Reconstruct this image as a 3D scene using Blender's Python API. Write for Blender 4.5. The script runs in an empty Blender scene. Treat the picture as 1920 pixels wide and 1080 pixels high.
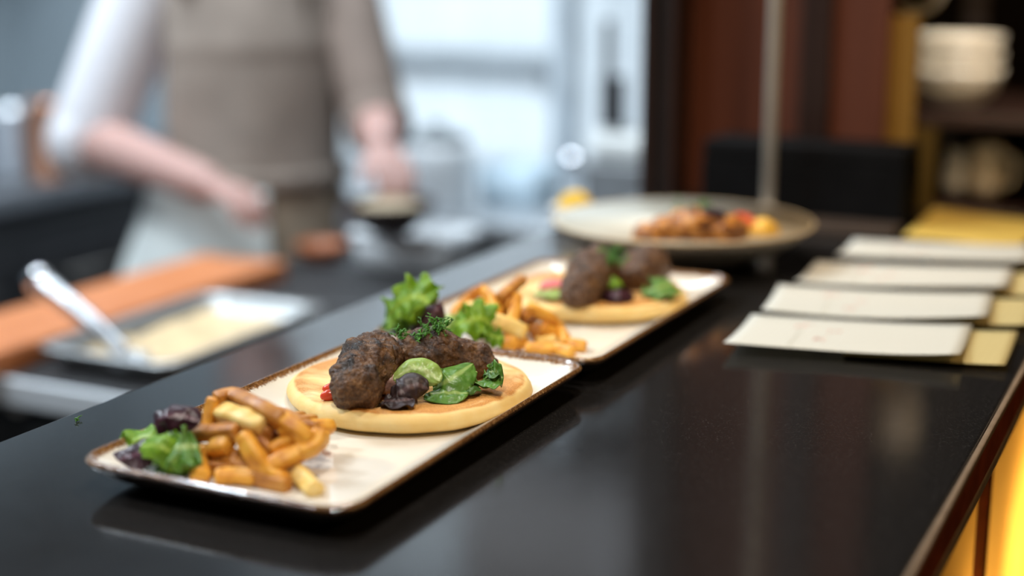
import bpy, bmesh, math, random
from mathutils import Vector, Matrix, noise
random.seed(7)
sc = bpy.context.scene
COL = sc.collection
PI = math.pi

# ------------------------------------------------------------------ camera
F_PX = 2750.0
CAM = Vector((0, 0, 1.44))
TOP = 1.10                                   # counter top height
_y = Vector((1384.0, -620.0, F_PX)).normalized()
_u = Vector((0, -F_PX, -620.0)).normalized()
_x = _y.cross(_u)
RX = Vector((_x[0], _y[0], _u[0])); RD = Vector((_x[1], _y[1], _u[1])); RF = Vector((_x[2], _y[2], _u[2]))

def ray(px, py):
    return RX * (px - 960) + RD * (py - 540) + RF * F_PX
def onz(px, py, z):
    d = ray(px, py)
    return CAM + d * ((z - CAM.z) / d.z)
def at(px, py, depth):
    return CAM + ray(px, py) * (depth / F_PX)
def ony(px, py, y):
    d = ray(px, py)
    return CAM + d * (y / d.y)
def onx(px, py, x):
    d = ray(px, py)
    return CAM + d * (x / d.x)

cd = bpy.data.cameras.new('camera'); cam = bpy.data.objects.new('camera', cd); COL.objects.link(cam)
up = -RD
cam.matrix_world = Matrix(((RX.x, up.x, -RF.x, CAM.x), (RX.y, up.y, -RF.y, CAM.y), (RX.z, up.z, -RF.z, CAM.z), (0, 0, 0, 1)))
cd.sensor_width = 36; cd.lens = F_PX * 36 / 1920
cd.clip_start = 0.02; cd.clip_end = 50
cd.dof.use_dof = True; cd.dof.focus_distance = 1.085; cd.dof.aperture_fstop = 1.68
sc.camera = cam

# ------------------------------------------------------------------ materials
def srgb(r, g, b):
    f = lambda c: (c / 255 / 12.92) if c / 255 <= 0.04045 else ((c / 255 + 0.055) / 1.055) ** 2.4
    return (f(r), f(g), f(b), 1)

class NT:
    def __init__(s, name):
        s.m = bpy.data.materials.new(name); s.m.use_nodes = True
        s.t = s.m.node_tree; s.n = s.t.nodes
        s.p = s.n['Principled BSDF']; s.out = s.n['Material Output']
        s.tc = None
    def add(s, kind, **kw):
        n = s.n.new(kind)
        for k, v in kw.items():
            setattr(n, k, v)
        return n
    def link(s, a, b): s.t.links.new(a, b)
    def coord(s):
        if not s.tc: s.tc = s.add('ShaderNodeTexCoord')
        return s.tc.outputs['Object']
    def noise(s, scale, detail=3, rough=0.5, dist=0, vec=None):
        n = s.add('ShaderNodeTexNoise')
        n.inputs['Scale'].default_value = scale; n.inputs['Detail'].default_value = detail
        n.inputs['Roughness'].default_value = rough; n.inputs['Distortion'].default_value = dist
        s.link(vec or s.coord(), n.inputs['Vector'])
        return n.outputs['Fac']
    def ramp(s, fac, stops):
        r = s.add('ShaderNodeValToRGB'); e = r.color_ramp.elements
        e[0].position, e[0].color = stops[0]; e[1].position, e[1].color = stops[-1]
        for p, c in stops[1:-1]:
            x = e.new(p); x.color = c
        s.link(fac, r.inputs['Fac'])
        return r.outputs['Color']
    def mix(s, fac, a, b):
        m = s.add('ShaderNodeMix', data_type='RGBA')
        for val, i in ((fac, 0), (a, 6), (b, 7)):
            if isinstance(val, (int, float)): m.inputs[i].default_value = val
            elif isinstance(val, tuple): m.inputs[i].default_value = val
            else: s.link(val, m.inputs[i])
        return m.outputs[2]
    def math(s, op, a, b=0.0):
        m = s.add('ShaderNodeMath', operation=op)
        for val, i in ((a, 0), (b, 1)):
            if isinstance(val, (int, float)): m.inputs[i].default_value = val
            else: s.link(val, m.inputs[i])
        return m.outputs[0]
    def attr(s, name):
        a = s.add('ShaderNodeAttribute'); a.attribute_name = name
        return a.outputs['Fac']
    def bump(s, h, strength=0.3, dist=0.001):
        b = s.add('ShaderNodeBump'); b.inputs['Strength'].default_value = strength; b.inputs['Distance'].default_value = dist
        s.link(h, b.inputs['Height']); s.link(b.outputs['Normal'], s.p.inputs['Normal'])
    def set(s, col=None, rough=None, metal=None, spec=None, coat=None, coat_rough=None, sss=None):
        P = s.p.inputs
        def put(k, v):
            if v is None: return
            if isinstance(v, (int, float)): P[k].default_value = v
            elif isinstance(v, tuple): P[k].default_value = v
            else: s.link(v, P[k])
        put('Base Color', col); put('Roughness', rough); put('Metallic', metal); put('Specular IOR Level', spec)
        put('Coat Weight', coat); put('Coat Roughness', coat_rough)
        if sss:
            P['Subsurface Weight'].default_value = sss[0]; P['Subsurface Radius'].default_value = sss[1]; P['Subsurface Scale'].default_value = sss[2]
        return s.m

def plain(name, col, rough=0.5, metal=0.0, var=0.15, scale=20, spec=0.5, coat=0.0):
    t = NT(name)
    d = tuple(c * (1 - var) for c in col[:3]) + (1,)
    l = tuple(min(1, c * (1 + var)) for c in col[:3]) + (1,)
    return t.set(t.ramp(t.noise(scale), [(0.3, d), (0.7, l)]), rough, metal, spec, coat)

M = {}
# polished black stone
t = NT('black_granite')
sp = t.ramp(t.noise(900, 2, 0.6), [(0.60, (0.012, 0.011, 0.0105, 1)), (0.72, (0.055, 0.05, 0.047, 1))])
sm = t.noise(9, 5, 0.65)
ro = t.math('MULTIPLY_ADD', sm, 0.14); ro.node.inputs[2].default_value = 0.045
t.bump(t.noise(1400, 1), 0.02, 0.0003)
M['stone'] = t.set(sp, ro, 0, 0.75)
M['edge'] = plain('counter_edge_wood', srgb(120, 52, 28), 0.35, 0, 0.3, 40)
M['arris'] = plain('counter_edge_band', srgb(128, 108, 88), 0.3, 0, 0.15, 60)
# backlit amber panel
t = NT('amber_panel')
tr = t.add('ShaderNodeBsdfTranslucent'); t.link(t.ramp(t.noise(5, 4), [(0.3, (1.0, 0.66, 0.24, 1)), (0.7, (1.0, 0.74, 0.32, 1))]), tr.inputs['Color'])
df = t.add('ShaderNodeBsdfDiffuse'); df.inputs['Color'].default_value = (0.7, 0.42, 0.12, 1)
mx = t.add('ShaderNodeMixShader'); mx.inputs[0].default_value = 0.7
t.link(df.outputs[0], mx.inputs[1]); t.link(tr.outputs[0], mx.inputs[2]); t.link(mx.outputs[0], t.out.inputs['Surface'])
M['amber'] = t.m
M['lamp_white'] = plain('lamp_holder', srgb(220, 215, 200), 0.5)

# plate glaze: cream with speckles; the brown burnt edge follows an 'edge' attribute
t = NT('cream_glaze')
base = t.ramp(t.noise(30, 3), [(0.3, (0.74, 0.69, 0.60, 1)), (0.7, (0.80, 0.755, 0.67, 1))])
ed = t.math('ADD', t.attr('edge'), t.math('MULTIPLY', t.math('SUBTRACT', t.noise(420, 3, 0.7), 0.5), 1.1))
edc = t.ramp(t.noise(700, 2, 0.6), [(0.35, (0.09, 0.033, 0.010, 1)), (0.65, (0.34, 0.17, 0.065, 1))])
fac = t.ramp(ed, [(0.42, (0, 0, 0, 1)), (0.62, (1, 1, 1, 1))])
t.bump(t.math('MULTIPLY', t.noise(500, 2), t.attr('edge')), 0.5, 0.0012)
M['glaze'] = t.set(t.mix(fac, base, edc), 0.13, 0, 0.5, 0.3)
t = NT('burnt_rim_glaze')
rc = t.ramp(t.noise(520, 3, 0.7), [(0.32, (0.045, 0.017, 0.006, 1)), (0.52, (0.20, 0.092, 0.03, 1)), (0.72, (0.42, 0.25, 0.11, 1))])
t.bump(t.noise(300, 2), 0.8, 0.0009)
M['rim'] = t.set(rc, 0.12, 0, 0.6, 0.8, 0.05)
t = NT('dark_underside_glaze')
rc = t.ramp(t.noise(260, 4, 0.7), [(0.4, (0.016, 0.014, 0.013, 1)), (0.75, (0.07, 0.05, 0.035, 1))])
M['under'] = t.set(rc, 0.38, 0, 0.4)
t = NT('grey_bowl_underside')
M['bowl_under'] = t.set(t.ramp(t.noise(90, 3), [(0.3, (0.095, 0.080, 0.060, 1)), (0.7, (0.15, 0.125, 0.095, 1))]), 0.45)

# bread
t = NT('flatbread_crust')
bz = t.attr('topness')
pale = t.ramp(t.noise(60, 3), [(0.3, (0.84, 0.56, 0.19, 1)), (0.7, (0.88, 0.66, 0.29, 1))])
paletop = t.ramp(t.noise(45, 3), [(0.3, (0.86, 0.56, 0.20, 1)), (0.7, (0.90, 0.70, 0.38, 1))])
brown = t.ramp(t.noise(900, 2, 0.6), [(0.3, (0.44, 0.16, 0.028, 1)), (0.7, (0.70, 0.33, 0.075, 1))])
f1 = t.ramp(t.noise(24, 4, 0.55, 0.6), [(0.36, (0, 0, 0, 1)), (0.55, (1, 1, 1, 1))])
c1 = t.mix(t.math('MULTIPLY', f1, t.attr('toast')), paletop, brown)
tf = t.ramp(t.math('ADD', bz, t.math('MULTIPLY', t.math('SUBTRACT', t.noise(70, 3), 0.5), 0.5)), [(0.50, (0, 0, 0, 1)), (0.72, (1, 1, 1, 1))])
t.bump(t.noise(700, 3, 0.6), 0.25, 0.0008)
M['bread'] = t.set(t.mix(tf, pale, c1), 0.55, 0, 0.3, sss=(0.12, (1.0, 0.5, 0.2), 0.004))

# grilled meat
t = NT('grilled_meat')
c0 = t.ramp(t.noise(150, 6, 0.75), [(0.30, (0.024, 0.010, 0.0035, 1)), (0.46, (0.095, 0.040, 0.014, 1)), (0.60, (0.20, 0.095, 0.034, 1)), (0.76, (0.38, 0.21, 0.085, 1))])
ch = t.ramp(t.noise(55, 3, 0.6, 0.8), [(0.48, (0, 0, 0, 1)), (0.60, (1, 1, 1, 1))])
chf = t.math('MULTIPLY', ch, t.attr('char'))
cc = t.mix(chf, c0, (0.008, 0.005, 0.004, 1))
rr = t.ramp(t.noise(330, 2), [(0.42, (0.14,) * 3 + (1,)), (0.56, (0.65,) * 3 + (1,))])
t.bump(t.noise(650, 5, 0.7), 0.9, 0.0014)
M['meat'] = t.set(cc, rr, 0, 0.55)
t = NT('meat_crumb')
t.bump(t.noise(400, 3), 0.5, 0.001)
M['crumb'] = t.set(t.ramp(t.noise(160, 3), [(0.3, (0.22, 0.11, 0.085, 1)), (0.7, (0.45, 0.27, 0.22, 1))]), 0.35)
t = NT('grilled_chicken')
t.bump(t.noise(300, 3), 0.5, 0.001)
M['chicken'] = t.set(t.ramp(t.noise(75, 4, 0.6), [(0.36, (0.035, 0.012, 0.005, 1)), (0.48, (0.26, 0.085, 0.015, 1)), (0.56, (0.55, 0.21, 0.03, 1)), (0.72, (0.62, 0.36, 0.13, 1))]), 0.35)
M['red_pepper'] = plain('red_pepper', (0.62, 0.09, 0.03, 1), 0.25)
M['orange_rice'] = plain('orange_mash', (0.82, 0.46, 0.06, 1), 0.5, 0, 0.25, 120)
M['tomato'] = plain('tomato', (0.68, 0.075, 0.035, 1), 0.2)
M['radish'] = plain('pink_radish', (0.80, 0.20, 0.20, 1), 0.2)

def fry_mat(name, a, b, c):
    t = NT(name)
    t.bump(t.noise(500, 3), 0.3, 0.0008)
    return t.set(t.ramp(t.noise(75, 3, 0.6), [(0.3, a), (0.5, b), (0.72, c)]), 0.42, 0, 0.4, sss=(0.12, (1.0, 0.45, 0.12), 0.003))
M['fry_gold'] = fry_mat('fried_potato_golden', (0.50, 0.17, 0.014, 1), (0.76, 0.35, 0.038, 1), (0.84, 0.47, 0.075, 1))
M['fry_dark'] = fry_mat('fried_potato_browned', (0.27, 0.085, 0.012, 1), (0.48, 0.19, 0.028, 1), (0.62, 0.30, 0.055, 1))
M['fry_pale'] = fry_mat('fried_potato_pale', (0.70, 0.40, 0.075, 1), (0.82, 0.56, 0.17, 1), (0.87, 0.68, 0.30, 1))

def leaf_mat(name, dark, light, rib, trans=0.25, rough=0.32):
    t = NT(name)
    c = t.ramp(t.noise(120, 4, 0.6), [(0.3, dark), (0.7, light)])
    col = t.mix(t.ramp(t.attr('rib'), [(0.80, (0, 0, 0, 1)), (0.93, (1, 1, 1, 1))]), c, rib)
    t.bump(t.noise(260, 3), 0.35, 0.001)
    t.set(col, rough, 0, 0.45)
    tr = t.add('ShaderNodeBsdfTranslucent'); t.link(col, tr.inputs['Color'])
    mx = t.add('ShaderNodeMixShader'); mx.inputs[0].default_value = trans
    t.link(t.p.outputs[0], mx.inputs[1]); t.link(tr.outputs[0], mx.inputs[2]); t.link(mx.outputs[0], t.out.inputs['Surface'])
    return t.m
M['leaf_light'] = leaf_mat('pale_green_leaf', (0.28, 0.42, 0.075, 1), (0.42, 0.56, 0.15, 1), (0.55, 0.66, 0.26, 1))
M['leaf_mid'] = leaf_mat('green_leaf', (0.075, 0.20, 0.022, 1), (0.16, 0.33, 0.05, 1), (0.34, 0.48, 0.13, 1))
M['leaf_bright'] = leaf_mat('bright_lettuce', (0.12, 0.29, 0.010, 1), (0.29, 0.50, 0.025, 1), (0.40, 0.58, 0.07, 1), 0.35, 0.45)
M['leaf_dark'] = leaf_mat('deep_green_leaf', (0.035, 0.10, 0.015, 1), (0.10, 0.22, 0.04, 1), (0.22, 0.34, 0.1, 1))
M['leaf_purple'] = leaf_mat('purple_leaf', (0.020, 0.006, 0.010, 1), (0.050, 0.015, 0.025, 1), (0.09, 0.03, 0.045, 1), 0.06)
M['leaf_brown'] = leaf_mat('dark_purple_leaf', (0.018, 0.010, 0.010, 1), (0.048, 0.027, 0.028, 1), (0.10, 0.06, 0.06, 1), 0.04, 0.45)
M['dill'] = plain('dill_green', (0.075, 0.25, 0.022, 1), 0.4, 0, 0.4, 300)

# paper
def paper_mat(name, col, line):
    t = NT(name)
    sx = t.add('ShaderNodeSeparateXYZ'); t.link(t.coord(), sx.inputs[0])
    a = t.math('LESS_THAN', t.math('FRACT', t.math('MULTIPLY', sx.outputs['X'], 150.0)), 0.14)
    lc = t.mix(t.math('MULTIPLY', a, 0.35), col, line)
    tr = t.add('ShaderNodeBsdfTranslucent'); t.link(lc, tr.inputs['Color'])
    t.set(lc, 0.7, 0, 0.25)
    mx = t.add('ShaderNodeMixShader'); mx.inputs[0].default_value = 0.18
    t.link(t.p.outputs[0], mx.inputs[1]); t.link(tr.outputs[0], mx.inputs[2]); t.link(mx.outputs[0], t.out.inputs['Surface'])
    return t.m
M['paper_white'] = paper_mat('white_slip_paper', (0.70, 0.68, 0.60, 1), (0.55, 0.52, 0.45, 1))
M['paper_yellow'] = paper_mat('yellow_copy_paper', (0.62, 0.50, 0.23, 1), (0.5, 0.38, 0.17, 1))
M['ink_red'] = plain('red_ink', (0.72, 0.30, 0.24, 1), 0.7)
M['ink_grey'] = plain('grey_ink', (0.45, 0.42, 0.33, 1), 0.7)
M['card_yellow'] = plain('yellow_card', (0.74, 0.50, 0.10, 1), 0.6, 0, 0.08)
M['black_plastic'] = plain('black_plastic', (0.0045, 0.0045, 0.005, 1), 0.8, 0, 0.3, spec=0.08)
M['pole'] = plain('cream_painted_steel', (0.86, 0.80, 0.70, 1), 0.4, 0.0, 0.05)

# wood / room
def wood(name, a, b, rough=0.4, sc_=(3, 3, 40)):
    t = NT(name)
    mp = t.add('ShaderNodeMapping'); mp.inputs['Scale'].default_value = sc_
    t.link(t.coord(), mp.inputs['Vector'])
    return t.set(t.ramp(t.noise(2.5, 5, 0.6, 1.5, mp.outputs[0]), [(0.3, a), (0.7, b)]), rough)
M['dark_wood'] = wood('dark_stained_wood', (0.016, 0.007, 0.004, 1), (0.032, 0.013, 0.008, 1), 0.4, (14, 14, 1))
M['black_gap'] = plain('black_paint', (0.006, 0.005, 0.005, 1), 0.6)
M['red_wood'] = wood('red_brown_panel', (0.088, 0.018, 0.0035, 1), (0.125, 0.028, 0.006, 1), 0.75, (9, 9, 0.7))
M['mustard'] = plain('mustard_paint', (0.30, 0.155, 0.018, 1), 0.6, 0, 0.08, 4)
M['board'] = wood('chopping_board_wood', (0.50, 0.16, 0.055, 1), (0.66, 0.25, 0.10, 1), 0.4, (14, 1.0, 14))
t = NT('brushed_steel')
mp = t.add('ShaderNodeMapping'); mp.inputs['Scale'].default_value = (4, 4, 200); t.link(t.coord(), mp.inputs['Vector'])
nz = t.noise(6, 3, 0.6, 0, mp.outputs[0])
M['steel'] = t.set(t.ramp(nz, [(0.3, (0.52, 0.54, 0.56, 1)), (0.7, (0.66, 0.68, 0.70, 1))]), 0.32, 1.0)
M['steel_sat'] = plain('satin_steel', (0.62, 0.64, 0.66, 1), 0.5, 0.85, 0.05)
M['pan_steel'] = plain('worn_pan_steel', (0.45, 0.46, 0.46, 1), 0.42, 0.8, 0.08)
M['bench_dark'] = plain('dark_bench_top', (0.040, 0.040, 0.042, 1), 0.5, 0.2, 0.1)
M['dark_steel'] = plain('dark_steel', (0.045, 0.046, 0.05, 1), 0.45, 0.4, 0.15)
M['grey_steel'] = plain('grey_steel_front', (0.10, 0.092, 0.085, 1), 0.4, 0.5, 0.1)
M['chrome'] = plain('polished_chrome', (0.8, 0.8, 0.82, 1), 0.08, 1.0, 0.02)
t = NT('white_wall_tile')
br = t.add('ShaderNodeTexBrick'); br.offset = 0.0
for k, v in (('Color1', (0.76, 0.80, 0.82, 1)), ('Color2', (0.80, 0.83, 0.845, 1)), ('Mortar', (0.62, 0.65, 0.67, 1))): br.inputs[k].default_value = v
for k, v in (('Scale', 1.0), ('Mortar Size', 0.003), ('Brick Width', 0.15), ('Row Height', 0.15)): br.inputs[k].default_value = v
mp = t.add('ShaderNodeMapping'); mp.inputs['Rotation'].default_value = (PI / 2, 0, 0); t.link(t.coord(), mp.inputs['Vector']); t.link(mp.outputs[0], br.inputs['Vector'])
M['tile'] = t.set(br.outputs['Color'], 0.25)
M['grey_wall'] = plain('grey_blue_wall', (0.32, 0.37, 0.40, 1), 0.5, 0, 0.06, 3)
M['dark_wall'] = plain('dark_brown_wall', (0.020, 0.010, 0.007, 1), 0.6, 0, 0.2, 3)
M['ceil'] = plain('ceiling_paint', (0.30, 0.32, 0.34, 1), 0.8, 0, 0.05, 3)
M['floor'] = plain('dark_floor_tile', (0.06, 0.058, 0.055, 1), 0.4, 0, 0.2, 8)
M['white_plastic'] = plain('white_plastic', (0.80, 0.83, 0.85, 1), 0.4, 0, 0.04)
M['blue_plastic'] = plain('pale_blue_plastic', (0.52, 0.64, 0.72, 1), 0.4, 0, 0.05)
M['cream_dish'] = plain('white_china', (0.80, 0.72, 0.57, 1), 0.32, 0, 0.03)
M['beige_china'] = plain('beige_china', (0.36, 0.29, 0.20, 1), 0.35, 0, 0.08)
M['lemon'] = plain('lemon_flesh', (0.85, 0.55, 0.06, 1), 0.3, 0, 0.1, 80)
M['sauce'] = plain('creamy_food', (0.66, 0.49, 0.28, 1), 0.4, 0, 0.25, 22)
M['terracotta'] = plain('terracotta', (0.30, 0.085, 0.022, 1), 0.5, 0, 0.1)
M['copper'] = plain('copper', (0.80, 0.40, 0.25, 1), 0.25, 0.7, 0.05)
M['skin'] = NT('skin').set((0.44, 0.265, 0.23, 1), 0.5, 0, 0.35, sss=(0.1, (1.0, 0.4, 0.25), 0.01))
M['jacket'] = plain('white_cotton', (0.70, 0.69, 0.72, 1), 0.85, 0, 0.04, 30)
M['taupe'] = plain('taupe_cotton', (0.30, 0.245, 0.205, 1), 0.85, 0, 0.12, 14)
M['taupe_shade'] = plain('shaded_taupe_sleeve', (0.22, 0.165, 0.135, 1), 0.85, 0, 0.1, 14)  # shade on one arm put into the colour of its sleeve and cuff
M['towel'] = plain('pale_grey_towel', (0.80, 0.83, 0.80, 1), 0.9, 0, 0.08, 20)
M['trousers'] = plain('dark_trousers', (0.03, 0.03, 0.035, 1), 0.9)
M['hair'] = plain('brown_hair', (0.035, 0.02, 0.012, 1), 0.5, 0, 0.3, 120)
M['shoe'] = plain('black_leather', (0.012, 0.012, 0.012, 1), 0.4)
M['eye'] = plain('eye_white', (0.7, 0.7, 0.68, 1), 0.2)
M['dark_bowl'] = plain('dark_glazed_bowl', (0.030, 0.020, 0.018, 1), 0.3)

# ------------------------------------------------------------------ mesh helpers
class MB:
    def __init__(s): s.v = []; s.f = []; s.a = {}
    def base(s): return len(s.v)
    def box(s, lo, hi):
        b = len(s.v)
        (x0, y0, z0), (x1, y1, z1) = lo, hi
        s.v += [Vector(p) for p in ((x0,y0,z0),(x1,y0,z0),(x1,y1,z0),(x0,y1,z0),(x0,y0,z1),(x1,y0,z1),(x1,y1,z1),(x0,y1,z1))]
        s.f += [tuple(b + i for i in q) for q in ((0,3,2,1),(4,5,6,7),(0,1,5,4),(1,2,6,5),(2,3,7,6),(3,0,4,7))]
        return s
    def prism(s, pts, z0, z1):
        b = len(s.v); n = len(pts)
        s.v += [Vector((p[0], p[1], z0)) for p in pts] + [Vector((p[0], p[1], z1)) for p in pts]
        s.f += [tuple(b + i for i in reversed(range(n))), tuple(b + n + i for i in range(n))]
        s.f += [(b + i, b + (i + 1) % n, b + n + (i + 1) % n, b + n + i) for i in range(n)]
        return s
    def rings(s, rings, closed=True, cap0=False, cap1=False):
        b = len(s.v); n = len(rings[0])
        for r in rings: s.v += [Vector(p) for p in r]
        for k in range(len(rings) - 1):
            for i in range(n if closed else n - 1):
                j = (i + 1) % n
                s.f.append((b + k*n + i, b + k*n + j, b + (k+1)*n + j, b + (k+1)*n + i))
        if cap0: s.f.append(tuple(b + i for i in reversed(range(n))))
        if cap1: s.f.append(tuple(b + (len(rings)-1)*n + i for i in range(n)))
        return s
    def lathe(s, c, prof, n=48, axis=None):
        c = Vector(c)
        if axis is None: X, Y, Z = Vector((1,0,0)), Vector((0,1,0)), Vector((0,0,1))
        else: X, Y, Z = frame(axis)
        R = []
        for r, z in prof:
            R.append([c + X*(r*math.cos(2*PI*i/n)) + Y*(r*math.sin(2*PI*i/n)) + Z*z for i in range(n)])
        return s.rings(R, True, prof[0][0] > 1e-6, prof[-1][0] > 1e-6)
    def tube(s, pts, rad, n=10, caps=True):
        pts = [Vector(p) for p in pts]; m = len(pts)
        if isinstance(rad, (int, float)): rad = [rad] * m
        R = []; X = None
        for k in range(m):
            T = (pts[min(k+1, m-1)] - pts[max(k-1, 0)]).normalized()
            if X is None: X, Y, _ = frame(T)
            else:
                X = (X - T * X.dot(T)).normalized(); Y = T.cross(X)
            R.append([pts[k] + (X*math.cos(2*PI*i/n) + Y*math.sin(2*PI*i/n)) * rad[k] for i in range(n)])
        return s.rings(R, True, caps, caps)
    def capsule(s, p0, p1, r0, r1, n=20, flat=None):
        p0 = Vector(p0); p1 = Vector(p1); ax = p1 - p0; L = ax.length
        T = ax.normalized() if L > 1e-6 else Vector((0,0,1))
        X, Y, _ = frame(T)
        prof = []
        for k in range(7):
            a = PI/2 * (1 - k/6); prof.append((p0 - T*(r0*math.sin(a)), max(r0*math.cos(a), 1e-4)))
        for k in range(7):
            a = PI/2 * k/6; prof.append((p1 + T*(r1*math.sin(a)), max(r1*math.cos(a), 1e-4)))
        R = []
        for c, r in prof:
            ring = []
            for i in range(n):
                d = (X*math.cos(2*PI*i/n) + Y*math.sin(2*PI*i/n)) * r
                if flat: d = d - flat[0] * (d.dot(flat[0]) * (1 - flat[1]))
                ring.append(c + d)
            R.append(ring)
        return s.rings(R, True, True, True)
    def grid(s, P, nu, nv):
        b = len(s.v)
        for i in range(nu):
            for j in range(nv): s.v.append(Vector(P[i][j]))
        for i in range(nu - 1):
            for j in range(nv - 1):
                s.f.append((b+i*nv+j, b+(i+1)*nv+j, b+(i+1)*nv+j+1, b+i*nv+j+1))
        return s
    def build(s, name, mat, parent=None, origin=None, smooth=True, bevel=0, solid=0, subd=0, angle=None):
        o0 = parent_loc(parent) if parent is not None else Vector(origin or (0, 0, 0))
        me = bpy.data.meshes.new(name)
        me.from_pydata([tuple(v - o0) for v in s.v], [], s.f)
        me.materials.append(mat)
        for k, vals in s.a.items():
            at_ = me.attributes.new(k, 'FLOAT', 'POINT')
            at_.data.foreach_set('value', vals)
        if smooth:
            me.polygons.foreach_set('use_smooth', [True] * len(me.polygons))
        me.update()
        if angle is not None: me.set_sharp_from_angle(angle=angle)
        ob = bpy.data.objects.new(name, me); COL.objects.link(ob)
        if parent is not None: ob.parent = parent
        else: ob.location = o0
        if bevel:
            m = ob.modifiers.new('bevel', 'BEVEL'); m.width = bevel; m.segments = 2; m.limit_method = 'ANGLE'
        if solid:
            m = ob.modifiers.new('solid', 'SOLIDIFY'); m.thickness = solid; m.offset = 0
        if subd:
            m = ob.modifiers.new('subd', 'SUBSURF'); m.levels = subd; m.render_levels = subd
        return ob

def parent_loc(p):
    v = Vector(p.location)
    while p.parent is not None:
        p = p.parent; v += Vector(p.location)
    return v
def frame(T):
    T = Vector(T).normalized()
    h = Vector((0,0,1)) if abs(T.z) < 0.9 else Vector((1,0,0))
    X = T.cross(h).normalized(); Y = T.cross(X)
    return X, Y, T
def tag(o, label, cat, group=None):
    o['label'] = label; o['category'] = cat
    if group: o['group'] = group
    return o
def thing(name, label, cat, loc, group=None):
    o = bpy.data.objects.new(name, None); COL.objects.link(o)
    o.location = loc; o.empty_display_size = 0.05
    return tag(o, label, cat, group)
def struct(o):
    o['kind'] = 'structure'; return o
def bez(pts, n):
    """smooth curve through points (catmull-rom)"""
    P = [Vector(p) for p in pts]
    if len(P) == 2: P = [P[0], (P[0] + P[1]) / 2, P[1]]
    Q = [2*P[0] - P[1]] + P + [2*P[-1] - P[-2]]
    out = []
    segs = len(P) - 1
    for k in range(n):
        u = k / (n - 1) * segs; i = min(int(u), segs - 1); f = u - i
        a, b, c, d = Q[i:i+4]
        out.append(0.5 * ((2*b) + (c - a)*f + (2*a - 5*b + 4*c - d)*f*f + (3*b - a - 3*c + d)*f**3))
    return out
def fbm(p, f, o=4, g=0.5):
    s = 0; a = 1; t_ = 0
    for _ in range(o):
        s += a * noise.noise(p * f); t_ += a; f *= 2.03; a *= g
    return s / t_
def Z(h): return TOP + h
def base_of(mb):
    xs = [v.x for v in mb.v]; ys = [v.y for v in mb.v]; zs = [v.z for v in mb.v]
    return Vector(((min(xs)+max(xs))/2, (min(ys)+max(ys))/2, min(zs)))

# ------------------------------------------------------------------ room shell
def slab(name, lo, hi, mat):
    return struct(MB().box(lo, hi).build(name, mat, smooth=False))
XL, XR, YN, YF, ZC = -3.7, 2.6, -2.6, 3.75, 2.75
slab('floor', (XL, YN, -0.1), (XR, YF, 0), M['floor'])
slab('ceiling', (XL, YN, ZC), (XR, YF, ZC + 0.1), M['ceil'])
slab('wall_left', (XL - 0.1, YN, 0), (XL, YF, ZC), M['grey_wall'])
slab('wall_right', (XR, YN, 0), (XR + 0.1, YF, ZC), M['dark_wall'])
slab('wall_front', (XL, YN - 0.1, 0), (XR, YN, ZC), M['dark_wall'])
WBX = ony(430, 150, YF).x
slab('wall_back', (WBX, YF, 0), (-0.66, YF + 0.1, ZC), M['tile'])
slab('wall_back_left', (XL, YF, 0), (WBX, YF + 0.1, ZC), plain('grey_cladding', (0.34, 0.395, 0.43, 1), 0.45, 0, 0.06, 3))
slab('wall_rear', (-0.66, YF - 0.4, 0), (XR, YF - 0.3, ZC), M['dark_wall'])
# partition between kitchen and dining side: post, panel, mustard end
PX0 = ony(1200, 200, 2.0).x; PX1 = ony(1266, 200, 2.0).x
slab('wall_partition', (PX0 + 0.03, 2.12, 0), (-0.66, YF, ZC), M['black_gap'])
slab('trim_2', (-1.75, 3.25, 2.08), (-0.67, YF - 0.001, ZC - 0.001), M['dark_wood'])           # dark bulkhead over the tiled wall
slab('trim_1', (-0.85, -2.5, 2.10), (-0.66, 1.99, ZC), M['dark_wood'])          # unseen header over the pass, added to darken the counter's reflection
po = thing('wooden_post', 'dark wooden post at the kitchen corner of the pass, from counter to ceiling', 'post', (PX0, 2.0, 0))
w = (PX1 - PX0)
MB().box((PX0, 2.0, 0), (PX0 + w*0.36, 2.12, ZC)).build('post_face', M['dark_wood'], po, smooth=False, bevel=0.003)
MB().box((PX0 + w*0.36, 2.012, 0), (PX0 + w*0.70, 2.12, ZC)).build('black_groove', M['black_gap'], po, smooth=False)  # strip in black paint, set back between the post faces
MB().box((PX0 + w*0.70, 2.0, 0), (PX1, 2.12, ZC)).build('post_edge', M['dark_wood'], po, smooth=False, bevel=0.003)
QX1 = ony(1660, 150, 2.06).x
s0 = ony(1500, 150, 2.06).x; s1 = ony(1558, 150, 2.06).x
pw = thing('wooden_partition_panel', 'red-brown wooden panel with a dark stile, standing behind the black box', 'panel', (PX1, 2.06, 0))
MB().box((PX1, 2.065, 0), (s0, 2.10, ZC)).build('panel_field', M['red_wood'], pw, smooth=False)
MB().box((s0, 2.055, 0), (s1, 2.10, ZC)).build('stile', M['dark_wood'], pw, smooth=False, bevel=0.003)
MB().box((s1, 2.065, 0), (QX1, 2.10, ZC)).build('panel_field', M['red_wood'], pw, smooth=False)
MX1 = ony(1722, 150, 2.10).x
slab('wall_mustard', (QX1, 2.08, 0), (MX1, 2.10, ony(1700, 28, 2.08).z), M['mustard'])
slab('wall_side', (MX1 - 0.02, 2.105, 0), (ony(1752, 300, 2.105).x, 2.125, ony(1740, 240, 2.105).z), plain('dim_mustard_paint', (0.13, 0.085, 0.014, 1), 0.6, 0, 0.08, 4))  # lower mustard wall, its dim light put into a darker paint colour

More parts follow.
